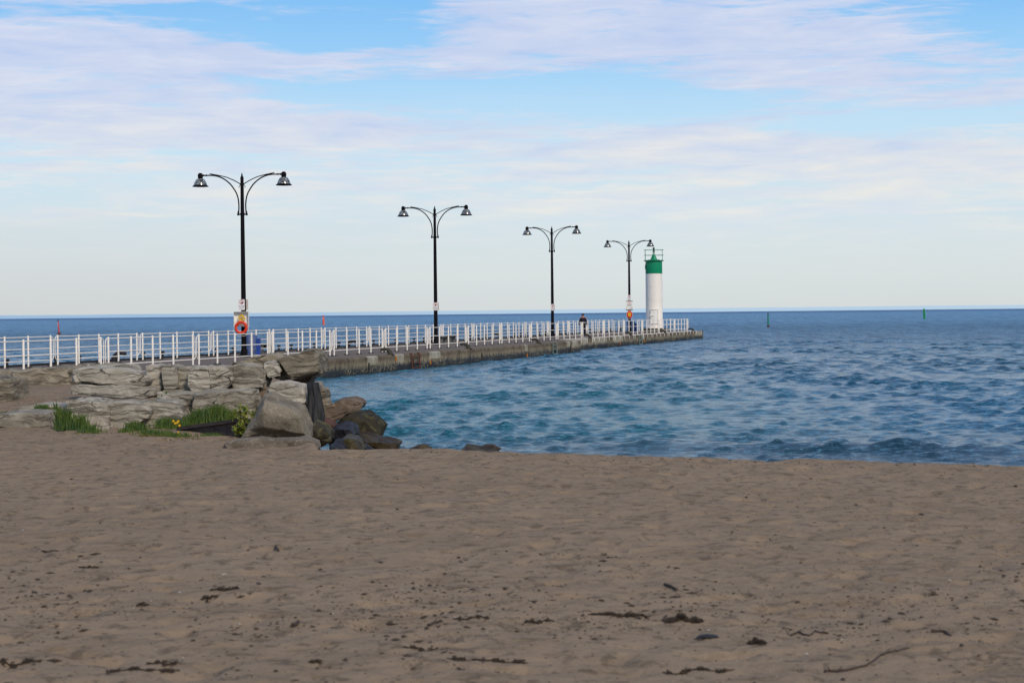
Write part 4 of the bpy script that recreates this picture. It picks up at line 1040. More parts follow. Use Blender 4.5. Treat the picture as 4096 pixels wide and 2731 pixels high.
rocks = [
 ('block', 'grey limestone block standing at the extreme left edge of the photo', [(-110, 1505), (-60, 1494), (10, 1499), (40, 1508), (78, 1512), (84, 1540), (91, 1618), (60, 1626), (-110, 1640)], 31.5, 1.2, W_, .03, .03),
 ('block', 'flat grey stone behind the leftmost block, below the railing', [(-130, 1478), (20, 1476), (76, 1480), (80, 1500), (70, 1535), (-130, 1560)], 38, 1.4, W_, .03, .03),
 ('block', 'long shaded limestone block behind the small sand patch', [(80, 1482), (150, 1470), (240, 1464), (300, 1466), (318, 1480), (318, 1555), (200, 1565), (78, 1590)], 37, 1.4, W_, .035, .035),
 ('block', 'dark rounded end stone behind the left end of the big slabs', [(290, 1478), (318, 1468), (345, 1475), (345, 1545), (325, 1550), (298, 1540), (284, 1510)], 29.5, .6, W_, .03, .03),
 ('block', 'small rounded stone on top behind the left slab', [(312, 1462), (330, 1454), (358, 1453), (374, 1464), (372, 1482), (314, 1484)], 31, .7, L_, .02, .02),
 ('block', 'low stone with a crack on top behind the long slab', [(372, 1466), (390, 1456), (450, 1453), (540, 1455), (560, 1480), (540, 1496), (380, 1492)], 31, .9, L_, .02, .02),
 ('slab', 'long pale upper limestone slab of the double stack at left', [(316, 1472), (345, 1466), (430, 1466), (520, 1474), (560, 1486), (600, 1490), (618, 1502), (622, 1525), (600, 1540), (540, 1536), (440, 1532), (330, 1528), (314, 1522)], 26.6, 1.0, P_, .02, .03),
 ('slab', 'long pale lower limestone slab overhanging a dark gap at left', [(316, 1530), (340, 1532), (440, 1534), (540, 1538), (600, 1540), (636, 1548), (640, 1580), (610, 1591), (540, 1591), (430, 1583), (340, 1572), (312, 1576), (310, 1548)], 26.4, .9, P_, .02, .025),
 ('block', 'small lumpy stone wedged under the right end of the pale slabs', [(632, 1568), (650, 1562), (666, 1570), (668, 1588), (654, 1598), (634, 1592)], 26.2, .3, P_, .015, .01),
 ('block', 'limestone block with white patches right of the pale slabs', [(600, 1460), (625, 1454), (660, 1458), (668, 1500), (674, 1548), (640, 1562), (618, 1556), (606, 1520)], 26.9, .9, P_, .022, .02),
 ('block', 'tall limestone block with a vertical crack at its left side', [(668, 1460), (690, 1455), (722, 1462), (730, 1480), (737, 1546), (720, 1556), (676, 1552), (668, 1500)], 26.8, .9, L_, .022, .02),
 ('block', 'grey block in shade between the cracked and the bright block', [(726, 1464), (760, 1460), (790, 1462), (800, 1500), (810, 1560), (760, 1562), (730, 1556)], 26.9, .9, L_, .025, .025),
 ('block', 'bright cream-faced limestone block at the middle of the wall', [(780, 1464), (820, 1460), (856, 1464), (866, 1510), (868, 1546), (845, 1562), (790, 1565), (772, 1540), (770, 1500)], 26.7, .9, P_, .028, .012),
 ('block', 'rounded grey block right of the bright cream-faced block', [(852, 1466), (880, 1459), (918, 1462), (944, 1480), (949, 1515), (930, 1550), (880, 1562), (860, 1548)], 26.7, .9, L_, .025, .022),
 ('block', 'wide grey block with horizontal cracks below the nearest lamp', [(936, 1460), (970, 1452), (1030, 1456), (1074, 1475), (1078, 1520), (1068, 1548), (1010, 1552), (950, 1556), (938, 1520)], 26.8, .9, L_, .025, .03),
 ('block', 'sloping long stone on top of the wall below the first bin', [(930, 1452), (980, 1436), (1060, 1414), (1118, 1412), (1140, 1430), (1136, 1460), (1060, 1476), (980, 1466)], 27.6, 1.1, W_, .03, .03),
 ('block', 'pale knobbly stone above the fissured block', [(1062, 1450), (1090, 1440), (1125, 1452), (1134, 1480), (1130, 1504), (1090, 1508), (1068, 1494)], 26.9, .7, P_, .03, .02),
 ('block', 'brown layered stone filling the gap under the jutting slab', [(1116, 1440), (1150, 1436), (1180, 1455), (1184, 1500), (1170, 1518), (1120, 1520), (1100, 1505)], 27.2, .7, W_, .03, .035),
 ('slab', 'large layered grey slab jutting out at the top right of the wall', [(1120, 1434), (1200, 1408), (1250, 1394), (1274, 1394), (1292, 1412), (1304, 1436), (1302, 1484), (1290, 1496), (1230, 1506), (1178, 1514), (1160, 1480)], 27.3, 1.3, W_, .03, .045),
 ('block', 'dark shaded stone under the jutting slab', [(1160, 1500), (1262, 1498), (1252, 1530), (1222, 1540), (1170, 1536)], 27.9, .8, M['brownrock'], .03, .02),
 ('block', 'lower wall stone with ridged face left of the grass', [(565, 1604), (620, 1598), (690, 1594), (724, 1600), (738, 1630), (754, 1680), (745, 1712), (600, 1716), (575, 1660)], 25.2, .8, L_, .03, .035),
 ('block', 'lower wall stone behind the yellow dandelions', [(662, 1568), (720, 1564), (800, 1568), (826, 1610), (830, 1690), (760, 1705), (700, 1690), (668, 1610)], 26.0, .8, L_, .03, .03),
 ('block', 'lower wall block with a bright left edge behind the tall grass', [(790, 1572), (850, 1560), (905, 1560), (915, 1600), (912, 1700), (850, 1705), (800, 1700), (786, 1640)], 25.8, .8, L_, .03, .02),
 ('block', 'lower wall block with knobs along its top, left of the big boulder', [(898, 1560), (930, 1556), (980, 1552), (1026, 1556), (1038, 1600), (1034, 1640), (1012, 1690), (910, 1704), (896, 1640)], 25.9, .9, L_, .028, .025),
 ('block', 'dark brown stone in the recess above the big boulder', [(1026, 1552), (1060, 1540), (1090, 1548), (1090, 1640), (1044, 1640), (1034, 1600)], 26.8, .7, M['brownrock'], .02, .02),
 ('block', 'fissured pale block squared by cracks beside the black cloth', [(1080, 1560), (1100, 1526), (1150, 1520), (1200, 1536), (1226, 1544), (1240, 1590), (1232, 1612), (1180, 1624), (1120, 1612), (1080, 1600)], 25.6, .8, P_, .02, .04),
 ('block', 'dark filler stone added to darken the gap left of the black cloth', [(1180, 1600), (1232, 1596), (1262, 1620), (1266, 1700), (1190, 1712), (1176, 1660)], 25.9, .5, M['brownrock'], .02, .01),  # added filler, stands in for the darkness of an empty gap
 ('block', 'layered stone behind the black cloth at the water', [(1244, 1530), (1280, 1527), (1292, 1548), (1312, 1556), (1318, 1590), (1326, 1622), (1290, 1634), (1250, 1620)], 28.5, .7, W_, .025, .035),
 ('slab', 'brown slanted slab pointing right over the water', [(1250, 1690), (1280, 1650), (1320, 1618), (1370, 1592), (1420, 1586), (1452, 1596), (1465, 1612), (1452, 1630), (1400, 1654), (1350, 1684), (1300, 1700)], 26.8, .9, M['brownrock'], .02, .012),
 ('boulder', 'big grey triangular boulder at the foot of the wall', [(968, 1762), (990, 1712), (1020, 1656), (1046, 1606), (1062, 1586), (1086, 1584), (1120, 1600), (1170, 1622), (1208, 1634), (1226, 1660), (1236, 1730), (1238, 1762)], 22.25, .9, M['granite'], .022, 0),
 ('slab', 'low pebbly slab lying in the sand below the big boulder', [(905, 1772), (950, 1756), (1040, 1748), (1130, 1752), (1230, 1748), (1270, 1762), (1280, 1790), (1180, 1802), (1000, 1800), (910, 1790)], 21.3, .5, M['conglom'], .02, 0),
 ('boulder', 'large round mossy dark boulder at the water edge', [(1356, 1686), (1380, 1660), (1420, 1646), (1470, 1650), (1512, 1668), (1536, 1700), (1532, 1745), (1490, 1762), (1400, 1764), (1362, 1730)], 28.5, 1.1, M['darkrock'], .03, 0),
 ('boulder', 'small reddish boulder between the brown slab and the dark rocks', [(1262, 1704), (1278, 1686), (1310, 1680), (1340, 1690), (1358, 1712), (1350, 1728), (1270, 1728)], 25.6, .5, M['redrock'], .015, 0),
 ('boulder', 'dark brown boulder right of the triangular boulder', [(1236, 1704), (1260, 1694), (1296, 1704), (1322, 1728), (1326, 1756), (1300, 1778), (1250, 1784), (1236, 1760)], 23.6, .6, M['darkrock'], .02, 0),
 ('boulder', 'wet bluish flat-topped stone in the middle of the shore rocks', [(1306, 1718), (1340, 1706), (1400, 1700), (1418, 1712), (1424, 1734), (1400, 1752), (1320, 1756)], 25.2, .6, M['bluerock'], .012, 0),
 ('boulder', 'long wet brown rock running into the water', [(1320, 1756), (1350, 1736), (1400, 1728), (1450, 1728), (1500, 1744), (1560, 1756), (1600, 1768), (1590, 1790), (1480, 1796), (1340, 1790)], 26.2, .9, M['wetbrown'], .03, 0),
 ('boulder', 'small round olive mossy stone at the sand edge', [(1356, 1770), (1372, 1750), (1398, 1743), (1424, 1754), (1440, 1776), (1444, 1802), (1350, 1804)], 22.6, .5, M['mossrock'], .012, 0),
 ('boulder', 'flat wet slate stone half buried at the sand edge', [(1322, 1790), (1340, 1777), (1364, 1776), (1382, 1790), (1384, 1806), (1320, 1808)], 22.3, .4, M['bluerock'], .01, 0),
 ('boulder', 'sloping wet grey stone right of the olive mossy stone', [(1424, 1776), (1440, 1770), (1462, 1784), (1488, 1798), (1500, 1812), (1420, 1812)], 23.0, .5, M['bluerock'], .01, 0),
 ('boulder', 'submerged brown rock showing just beyond the sand', [(1620, 1806), (1640, 1792), (1672, 1785), (1706, 1792), (1726, 1806), (1700, 1822), (1630, 1822)], 25.5, .8, M['wetbrown'], .02, 0),
 ('boulder', 'long dark rock awash with foam beside it', [(1840, 1812), (1862, 1792), (1920, 1784), (1970, 1788), (1996, 1802), (1980, 1822), (1860, 1826)], 26.5, 1.0, M['wetbrown'], .03, 0),
 ('slab', 'pale flat stone top emerging left of the front block', [(90, 1652), (120, 1622), (170, 1612), (240, 1612), (320, 1616), (330, 1650), (300, 1668), (100, 1668)], 27.2, 1.0, P_, .02, .015),
 ('block', 'tall pale front block with a crumbled top ledge', [(287, 1600), (330, 1590), (420, 1594), (462, 1610), (470, 1660), (458, 1730), (400, 1736), (330, 1722), (306, 1680), (300, 1650)], 25.0, .9, L_, .03, .03),
 ('block', 'front block with a dark undercut right of the crumbled one', [(452, 1604), (520, 1598), (560, 1606), (610, 1618), (632, 1636), (620, 1662), (580, 1690), (560, 1716), (480, 1724), (456, 1690)], 25.1, .9, L_, .028, .03),
 ('slab', 'flat pale slab half buried in sand at lower left', [(-60, 1662), (40, 1646), (130, 1642), (215, 1646), (226, 1680), (238, 1712), (120, 1712), (-60, 1700)], 25.4, 1.0, L_, .018, .02),
 ('block', 'small pale stone beside the low grass tufts', [(496, 1694), (508, 1686), (520, 1694), (522, 1712), (498, 1714)], 24.3, .2, P_, .008, 0),
 ('block', 'squared stone foot sticking out below the crumbled block', [(412, 1706), (446, 1700), (450, 1734), (414, 1738)], 24.5, .3, P_, .01, .008)]
for i, (nm, lab, ol, Yc, dp, mt_, am, lg) in enumerate(rocks):
    nm2 = {'block': 'limestone_block', 'slab': 'stone_slab', 'boulder': 'boulder'}[nm]
    size = max(p[0] for p in ol) - min(p[0] for p in ol)
    rock(nm2, lab, ol, Yc, dp, mt_, i * 1.37 + 1, vox=.017 if size < 160 else .024, amp=am, ledge=lg, tilt=(.12 if nm == 'slab' and Yc > 27 else .03 * (i % 3 - 1)),
         bevel=.79 if nm == 'boulder' else .93, tuck=(0 if nm != 'boulder' else .04))
# black wet cloth draped down between the stones
p0 = at_y(1256, 1532, 25.35)
m_ = MB(); nx, nz = 14, 30
for j in range(nz + 1):
    v = j / nz; py = 1530 + 158 * v; xl = 1222 + 4 * math.sin(v * 5); xr = 1270 + 32 * v ** .8 - 8 * max(0, v - .85) * 6
    for i in range(nx + 1):
        u = i / nx; q = at_y(xl + (xr - xl) * u, py, 25.2 - .25 * v)
        fold = .014 * math.sin(u * 17 + v * 2) + .008 * math.sin(u * 31 + 1 - v * 5) - .10 * (2 * u - 1) ** 2 * -1
        m_.v.append((q.x - p0.x, q.y + fold - p0.y + (.06 * (1 - min(1, v * 8))), q.z - p0.z))
for j in range(nz):
    for i in range(nx): a = j * (nx + 1) + i; m_.f.append((a, a + 1, a + nx + 2, a + nx + 1))
o = m_.build('black_cloth', M['cloth'], smooth=True, loc=p0); tag(o, 'black wet cloth draped down between the pale stones', 'cloth')
sm = o.modifiers.new('t', 'SOLIDIFY'); sm.thickness = .02

# timber edging in front of the grass
def plank(name, label, pts_px, Yc, h, th):
    a = at_y(*pts_px[0], Yc[0]); t = thing(name, label, 'timber edging', (a.x, a.y, a.z))
    return t, a
t, a = plank('timber_edging', 'dark brown timber edging holding back the grass', [(800, 1702)], [23.6], .3, .08)
P1, P2 = at_y(720, 1714, 24.0), at_y(966, 1680, 22.85)
d = P2 - P1; L = d.length; ang = math.atan2(d.y, d.x); el = math.atan2(d.z, math.hypot(d.x, d.y))
Mx = Matrix.Rotation(ang, 4, 'Z') @ Matrix.Rotation(-el, 4, 'Y')
mid = (P1 + P2) / 2 - a
MB().box(mid, (L, .12, .05), Mx, .006).build('cap_board', M['timber'], t)
for k in range(5):
    c = P1 + d * ((k + .5) / 5) - a; MB().box(c + Vector((0, .0, -.155)), (L / 5 - .006, .05, .26), Mx, .004).build('board', M['timber'], t)
MB().box(P2 - a + Vector((.0, .02, -.12)), (.07, .12, .30), None, .006).build('corner_post', M['timber'], t)
t2 = thing('timber_edging', 'thin grey-brown timber lying in the sand left of the dandelions', 'timber edging', tuple(at_y(560, 1732, 24.0)))
Q1, Q2 = at_y(508, 1737, 23.9), at_y(622, 1723, 24.3); c = Vector(t2.location); d = Q2 - Q1
MB().box((Q1 + Q2) / 2 - c, (d.length, .06, .035), Matrix.Rotation(math.atan2(d.y, d.x), 4, 'Z') @ Matrix.Rotation(-math.atan2(d.z, d.x), 4, 'Y'), .006).build('board', M['timber'], t2)

# ------------------------------------------------------------------ grass, weeds, shrub, dandelions
def sand_z(x, y): return float(sand_h(x, y, False))
rg = random.Random(21)
def blades(mb, cx, cy, cz, n, h, spx, spy, w=.007, lean=.5):
    for _ in range(n):
        x = cx + rg.gauss(0, spx); y = cy + rg.gauss(0, spy); hh = h * rg.uniform(.45, 1.1); az = rg.uniform(0, 2 * PI); ln = lean * rg.uniform(.1, 1) * hh
        dx, dy = math.cos(az), math.sin(az) * .6; ww = w * rg.uniform(.6, 1.2)
        sx, sy = ww, 0.0
        b = len(mb.v)
        for k, (t_, q) in enumerate(((0, 1), (.4, .9), (.75, .6))):
            px_, py_, pz_ = x + dx * ln * t_ ** 2, y + dy * ln * t_ ** 2, cz - .03 + hh * t_
            mb.v += [(px_ - sx * q, py_, pz_), (px_ + sx * q, py_, pz_)]
        mb.v.append((x + dx * ln, y + dy * ln, cz - .03 + hh * (1 - .15 * ln / hh)))
        mb.f += [(b, b + 1, b + 3, b + 2), (b + 2, b + 3, b + 5, b + 4), (b + 4, b + 5, b + 6)]
gm = MB()
# (px centre, py base, depth, count, height px, spread px)
for px, py, Yg, n, hp, sp in [(255, 1708, 24.5, 110, 95, 16), (315, 1720, 24.3, 150, 80, 15), (352, 1728, 24.2, 90, 45, 18), (240, 1690, 24.7, 60, 70, 10), (290, 1712, 24.35, 110, 50, 30), (380, 1732, 24.1, 30, 30, 16),
                          (498, 1728, 24.0, 60, 30, 14), (535, 1722, 24.1, 160, 50, 14), (560, 1722, 24.2, 90, 40, 14),
                          (660, 1712, 24.4, 240, 55, 16), (690, 1718, 24.4, 200, 55, 22), (730, 1712, 24.7, 160, 45, 20), (760, 1700, 24.8, 160, 55, 14), (795, 1690, 24.9, 170, 70, 10), (785, 1685, 24.9, 60, 55, 20),
                          (850, 1692, 24.3, 330, 78, 14), (872, 1690, 24.3, 240, 84, 14), (905, 1686, 24.7, 260, 62, 14), (925, 1684, 24.7, 160, 50, 12),
                          (600, 1732, 24.0, 110, 26, 22), (640, 1740, 23.9, 170, 30, 26), (700, 1744, 23.7, 200, 26, 26), (820, 1716, 24.0, 60, 34, 24), (880, 1738, 23.6, 120, 20, 24), (830, 1742, 23.6, 90, 22, 22),
                          (30, 1650, 27.0, 70, 14, 30), (100, 1642, 27.0, 90, 18, 25), (170, 1640, 26.6, 160, 34, 14), (222, 1640, 26.4, 20, 46, 4), (150, 1644, 26.6, 60, 20, 20), (60, 1636, 29.5, 20, 22, 8), (668, 1576, 25.8, 18, 24, 8)]:
    p = at_y(px, py, Yg) if Yg > 24.25 else gp(px, py); blades(gm, p.x, p.y, p.z, int(n * 1.25), hp * Yg / F, sp * Yg / F, .06)
g_o = gm.build('grass', M['grass']); tag(g_o, 'tufts of green grass growing between the shore stones', 'grass', kind='stuff')
wm = MB()
for px, py, Yg, n, sp in [(600, 1738, 23.9, 200, 30), (660, 1744, 23.7, 320, 34), (720, 1748, 23.5, 300, 36), (860, 1748, 23.4, 300, 34), (800, 1712, 24.5, 220, 40), (760, 1702, 24.7, 180, 40), (870, 1694, 24.6, 240, 36), (520, 1726, 24.1, 150, 26),
                          (270, 1718, 24.2, 180, 30), (340, 1730, 24.0, 160, 22), (60, 1652, 27.0, 160, 45), (140, 1646, 26.8, 200, 30), (620, 1712, 24.5, 140, 24), (930, 1688, 24.5, 120, 20)]:
    p = at_y(px, py, Yg) if Yg > 24.25 else gp(px, py); blades(wm, p.x, p.y, p.z, n, 13 * Yg / F, sp * Yg / F, .10, .009, 1.2)
w_o = wm.build('low_weeds', M['moss']); tag(w_o, 'low yellow-green weeds creeping over the sand by the stones', 'weeds', kind='stuff')
# leafy shrub
c = at_y(975, 1745, 22.75); sh_t = thing('leafy_shrub', 'yellow-green leafy shrub beside the triangular boulder', 'shrub', tuple(c))
lm = MB(); sm_ = MB()
for i in range(60):
    u = rg.random(); tx = (-.10 + .20 * u + rg.gauss(0, .03)); tz = rg.uniform(.02, .40) - abs(tx) * .25; ty = rg.gauss(0, .05)
    if i % 4 == 0: sm_.tube([(0, .05, 0), (tx * .5, ty * .5, tz * .6), (tx, ty, tz)], .003, 4)
    for _ in range(11):
        o_ = Vector((tx + rg.gauss(0, .025), ty + rg.gauss(0, .03), tz + rg.gauss(0, .022))); s_ = rg.uniform(.013, .028)
        nv = Vector((rg.gauss(0, 1), rg.gauss(-.6, 1), rg.gauss(.8, 1))).normalized(); a_ = nv.cross(Vector((rg.gauss(0, 1), rg.gauss(0, 1), rg.gauss(0, 1)))).normalized(); b_ = nv.cross(a_)
        lm.add([o_ - a_ * s_, o_ - b_ * s_ * .6, o_ + a_ * s_ * 1.1, o_ + b_ * s_ * .6], [(0, 1, 2, 3)])
lm.build('leaves', M['shrub'], sh_t); sm_.build('stems', M['twig'], sh_t)
for i, (px, py) in enumerate([(694, 1683), (701, 1692), (709, 1690), (714, 1684), (718, 1701), (714, 1730)]):
    p = at_y(px, py, 22.9 + (1730 - py) * .025); t = thing('dandelion', ('topmost left', 'lowest of the left pair', 'middle', 'upper right', 'lower right', 'lone low')[i] + ' yellow dandelion flower in the grass', 'flower', (p.x, p.y, p.z), 0, 'dandelions in the grass')
    m_ = MB()
    for k in range(24):
        a_ = 2 * PI * k / 24; rr_ = .016 * (1 if k % 2 else .75)
        m_.add([(0, 0, -.004), (rr_ * math.cos(a_ - .15), -.006, rr_ * math.sin(a_ - .15)), (rr_ * 1.1 * math.cos(a_), -.004, rr_ * 1.1 * math.sin(a_)), (rr_ * math.cos(a_ + .15), -.006, rr_ * math.sin(a_ + .15))], [(0, 1, 2, 3)])
    m_.lathe([(.012, -.008), (.010, .002), (.004, .006)], 10, (0, 0, 0), Matrix.Rotation(PI / 2, 4, 'X')); m_.build('bloom', M['petal'], t)
    MB().tube([(0, 0, -.01), (.004, .01, -.05), (.0, .02, -.10)], .0022, 5).build('stem', M['grass'], t)

# ------------------------------------------------------------------ things on the sand
def seaweed(px0, px1, py, hpx, label, n, seed):
    r_ = random.Random(seed); p0, p1 = gp(px0, py), gp(px1, py); c = (p0 + p1) / 2; L = (p1 - p0).length
    o_ = thing('seaweed_clump', label, 'seaweed', tuple(c)); m_ = MB()
    for _ in range(n):
        u = r_.uniform(-.5, .5); q = Vector((u * L, r_.gauss(0, .016) + .02 * math.sin(u * 9 + seed), 0)); dz = hpx * c.y / F * .6 * (1 - (2 * u) ** 2) * (.5 + .5 * math.sin(u * 17 + seed)) + .003
        if hpx < 12 and math.sin(u * 23 + seed * 1.7) > .25: continue
        z = float(sand_h(c.x + q.x, c.y + q.y)) - c.z + r_.uniform(0, dz)
        a_ = r_.uniform(0, 2 * PI); l_ = r_.uniform(.010, .035); w_ = r_.uniform(.0015, .004)
        d_ = Vector((math.cos(a_) * l_, math.sin(a_) * l_, r_.gauss(0, .3) * l_))
        b_ = Vector((q.x, q.y, z)); m_.tube([b_ - d_ / 2, b_ + Vector((0, 0, r_.uniform(0, .008))), b_ + d_ / 2], [w_ * .5, w_, w_ * .4], 4)
    m_.tube([Vector((u * L, .02 * math.sin(u * 9 + seed), float(sand_h(c.x + u * L, c.y)) - c.z + .003)) for u in [-.55 + 1.1 * k / 24 for k in range(25)]], .0035, 4)
    m_.v = [(x, y, z * 1.0) for x, y, z in m_.v]; m_.build('strands', M['weed'], o_); return o_
for i, a_ in enumerate([(2662, 2806, 2482, 34, 'largest dark seaweed clump on the sand at right', 620), (2996, 3062, 2575, 36, 'spiky round seaweed tuft below the crooked twig', 260),
           (2368, 2580, 2462, 14, 'broken line of seaweed left of the largest clump', 300), (2104, 2210, 2486, 8, 'thin patch of seaweed at lower middle', 110), (1820, 1950, 2474, 10, 'small brown seaweed streak at lower centre left', 120),
           (1804, 2092, 2642, 10, 'long flat seaweed streak near the bottom edge', 330), (2662, 2925, 2686, 7, 'long thin seaweed line near the bottom right', 240), (1622, 1745, 2584, 7, 'curved seaweed strand at lower left of centre', 110),
           (852, 944, 2358, 12, 'two-lobed dark seaweed clump on the left half of the sand', 150), (812, 866, 2388, 9, 'fuzzy brown seaweed clump just below the two-lobed one', 90), (182, 224, 2204, 9, 'tiny dark clump on the far left sand', 60),
           (320, 392, 2270, 9, 'dark smear of seaweed at left under the tiny clump', 110), (550, 588, 2420, 11, 'small black clump in the stained sand at left', 80), (438, 704, 2682, 8, 'wide seaweed streak near the bottom left', 240),
           (592, 718, 2656, 7, 'slanting seaweed streak above the wide bottom left one', 100), (-30, 158, 2646, 8, 'seaweed streak cut by the left edge of the photo', 160), (1240, 1282, 2648, 11, 'compact black lump near the bottom centre left', 90)]):
    seaweed(*a_[:4], a_[4], a_[5], 40 + i)
def stick(name, label, pts, r0, r1, extra=(), mat='twig', cat='stick'):
    P = [gp(*p) for p in pts]; o_ = thing(name, label, cat, tuple(P[0]))
    fine_ = []
    for a_, b_ in zip(P, P[1:]):
        for k in range(4): fine_.append(a_.lerp(b_, k / 4) + Vector((rg.gauss(0, .002), rg.gauss(0, .004), r0 * .8 + abs(rg.gauss(0, .002)))) - P[0])
    fine_.append(P[-1] - P[0] + Vector((0, 0, r0)))
    n = len(fine_); MB().tube(fine_, [r0 + (r1 - r0) * i / (n - 1) for i in range(n)], 6).build('stem', M[mat], o_, True)
    for e in extra:
        Q = [gp(*p) - P[0] + Vector((0, 0, r0)) for p in e]; MB().tube(Q, [r1 * 1.1] + [r1 * .6] * (len(Q) - 1), 5).build('side_twig', M[mat], o_, True)
stick('driftwood_branch', 'long thin forked branch lying at the lower right of the sand', [(3296, 2688), (3322, 2687), (3376, 2684), (3464, 2666), (3520, 2626), (3546, 2614), (3590, 2606), (3638, 2594)], .0065, .003, [[(3322, 2687), (3298, 2655)], [(3530, 2622), (3560, 2598)], [(3350, 2686), (3368, 2670)]])
stick('driftwood_branch', 'crooked zigzag twig right of the round seaweed tuft', [(3165, 2543), (3188, 2531), (3236, 2546), (3262, 2526), (3296, 2536)], .0055, .003, [[(3170, 2522), (3130, 2511), (3158, 2540)]])
stick('driftwood_stick', 'short straight stick above the largest seaweed clump', [(2660, 2341), (2684, 2350), (2707, 2362)], .009, .008)
stick('driftwood_stick', 'short dark upright twig on the left half of the sand', [(1104, 2188), (1108, 2196), (1114, 2206)], .010, .008)
stick('driftwood_stick', 'small slanting stick near the bottom left of centre', [(1172, 2508), (1184, 2501), (1195, 2494)], .012, .009)
stick('driftwood_stick', 'little curved twig below the largest seaweed clump', [(2664, 2472), (2652, 2486)], .008, .006)
stick('driftwood_stick', 'slim slanted twig near the bottom centre', [(1714, 2505), (1738, 2494), (1768, 2488)], .008, .005)
stick('driftwood_stick', 'twig partly cut by the right side of the sand', [(3724, 2528), (3780, 2530), (3806, 2548)], .008, .005)
q = gp(2832, 2550); sh_ = thing('mussel_shell', 'black mussel shell lying on the sand left of the round tuft', 'shell', tuple(q))
m_ = MB().lathe([(.001, -.06), (.02, -.04), (.026, 0), (.02, .04), (.001, .055)], 10, (0, 0, .012), Matrix.Rotation(PI / 2, 4, 'Y')); m_.v = [(x, y, .006 + (z - .006) * .5 - 1.5 * x * x) for x, y, z in m_.v]; m_.build('valve', M['ink'], sh_, True)
# scattered crumbs
cm = MB(); pm_ = MB(); r_ = random.Random(77)
octv = [(1, 0, 0), (-1, 0, 0), (0, 1, 0), (0, -1, 0), (0, 0, 1), (0, 0, -1)]; octf = [(0, 2, 4), (2, 1, 4), (1, 3, 4), (3, 0, 4), (2, 0, 5), (1, 2, 5), (3, 1, 5), (0, 3, 5)]
cand = []
while len(cand) < 3400:
    py = 1880 + 900 * r_.random() ** .8; px = r_.uniform(-250, 4350)
    dens = float(pn(px / 420., py / 110., 3.3)) + .35 * float(pn(px / 120., py / 40., 8.)) + .8 * math.exp(-((py - 2420) / 190.) ** 2) - .25
    if r_.random() < max(.06, dens): cand.append((px, py))
PX = np.array(cand)
dd = np.array([list(on_z(a_, b_, .22)) for a_, b_ in cand]); zz = sand_h(dd[:, 0], dd[:, 1])
for i, (x, y, _) in enumerate(dd):
    s_ = r_.uniform(.0018, .0052) * (1 + 2.2 * (r_.random() ** 7)) * (1 + .03 * y); pale = r_.random() < .05; tgt = pm_ if pale else cm
    if pale: s_ *= .6
    a_ = r_.uniform(0, PI); el_ = 1 + 2.0 * r_.random() ** 2
    v = []
    for (vx, vy, vz) in octv:
        vx *= el_; v.append((x + s_ * (vx * math.cos(a_) - vy * math.sin(a_)) * r_.uniform(.7, 1.2), y + s_ * (vx * math.sin(a_) + vy * math.cos(a_)), zz[i] + s_ * .5 * vz + s_ * .25))
    tgt.add(v, octf)
# wrack along the crest
for _ in range(200):
    x = r_.uniform(-2, 7.2); y = float(crest(np.array(x))) - abs(r_.gauss(0, .5)); z = float(sand_h(x, y)); s_ = r_.uniform(.003, .009); a_ = r_.uniform(0, PI); v = []
    for (vx, vy, vz) in octv: vx *= 2.2; v.append((x + s_ * (vx * math.cos(a_) - vy * math.sin(a_)), y + s_ * (vx * math.sin(a_) + vy * math.cos(a_)), z + s_ * (.5 + .7 * vz)))
    cm.add(v, octf)
o = cm.build('beach_debris', M['speck']); tag(o, 'scattered dark crumbs of dried weed and bark on the sand', 'beach debris', kind='stuff')
o = pm_.build('pale_pebbles', M['pebble']); tag(o, 'scattered pale pebbles and shell bits on the sand', 'pebbles', kind='stuff')

# ------------------------------------------------------------------ world
w = bpy.data.worlds.new('World'); scene.world = w; w.use_nodes = True; nt = w.node_tree; nt.nodes.clear()
out = nt.nodes.new('ShaderNodeOutputWorld'); bg = nt.nodes.new('ShaderNodeBackground'); nt.links.new(bg.outputs[0], out.inputs[0])
sky = nt.nodes.new('ShaderNodeTexSky'); sky.sky_type = 'NISHITA'; sky.sun_disc = False
SUN_EL, SUN_AZ = R(38), R(150)      # azimuth measured from +Y (the lake) clockwise: behind the camera to the right
sky.sun_elevation = SUN_EL; sky.sun_rotation = SUN_AZ
s, X_, Y_, Z_ = coords(nt, 'Generated')
az = X_.f('ARCTAN2', Y_); hyp = (X_ * X_ + Y_ * Y_).f('SQRT'); E = Z_.f('ARCTAN2', hyp)
K = F
a = az * K; e = E * K                                   # in 1/6827 rad
def G(px, y, wx, wy, amp):
    dx = (a - (px - 2048)) / wx; dy = (e - (1254 - y)) / wy
    return ((dx * dx + dy * dy) * -1).f('EXPONENT', ) * amp if False else (2.718281828 ** 0) * N(nt, _exp(nt, (dx * dx + dy * dy) * -1)) * amp
def _exp(nt_, v):
    n = nt_.nodes.new('ShaderNodeMath'); n.operation = 'EXPONENT'; nt_.links.new(v.s, n.inputs[0]); return n.outputs[0]
def nz(sx, sy, det=6, ro=.55, dist=.0, off=0.0): return noise(nt, comb(nt, a / sx, e / sy, off), 1.0, det, ro, dist)
warp = (nz(900, 160, 3, .5, 0, 4.0) - .5)
e = e + warp * 90
n1 = nz(620, 85, 8, .60, .35, 1.0); n2 = nz(240, 28, 6, .6, .3, 5.0); n3 = nz(1500, 220, 4, .5, .2, 9.0)
cov = (n1 - .5) * 2.4 + (n2 - .5) * 1.8 + (n3 - .5) * .6 + .38
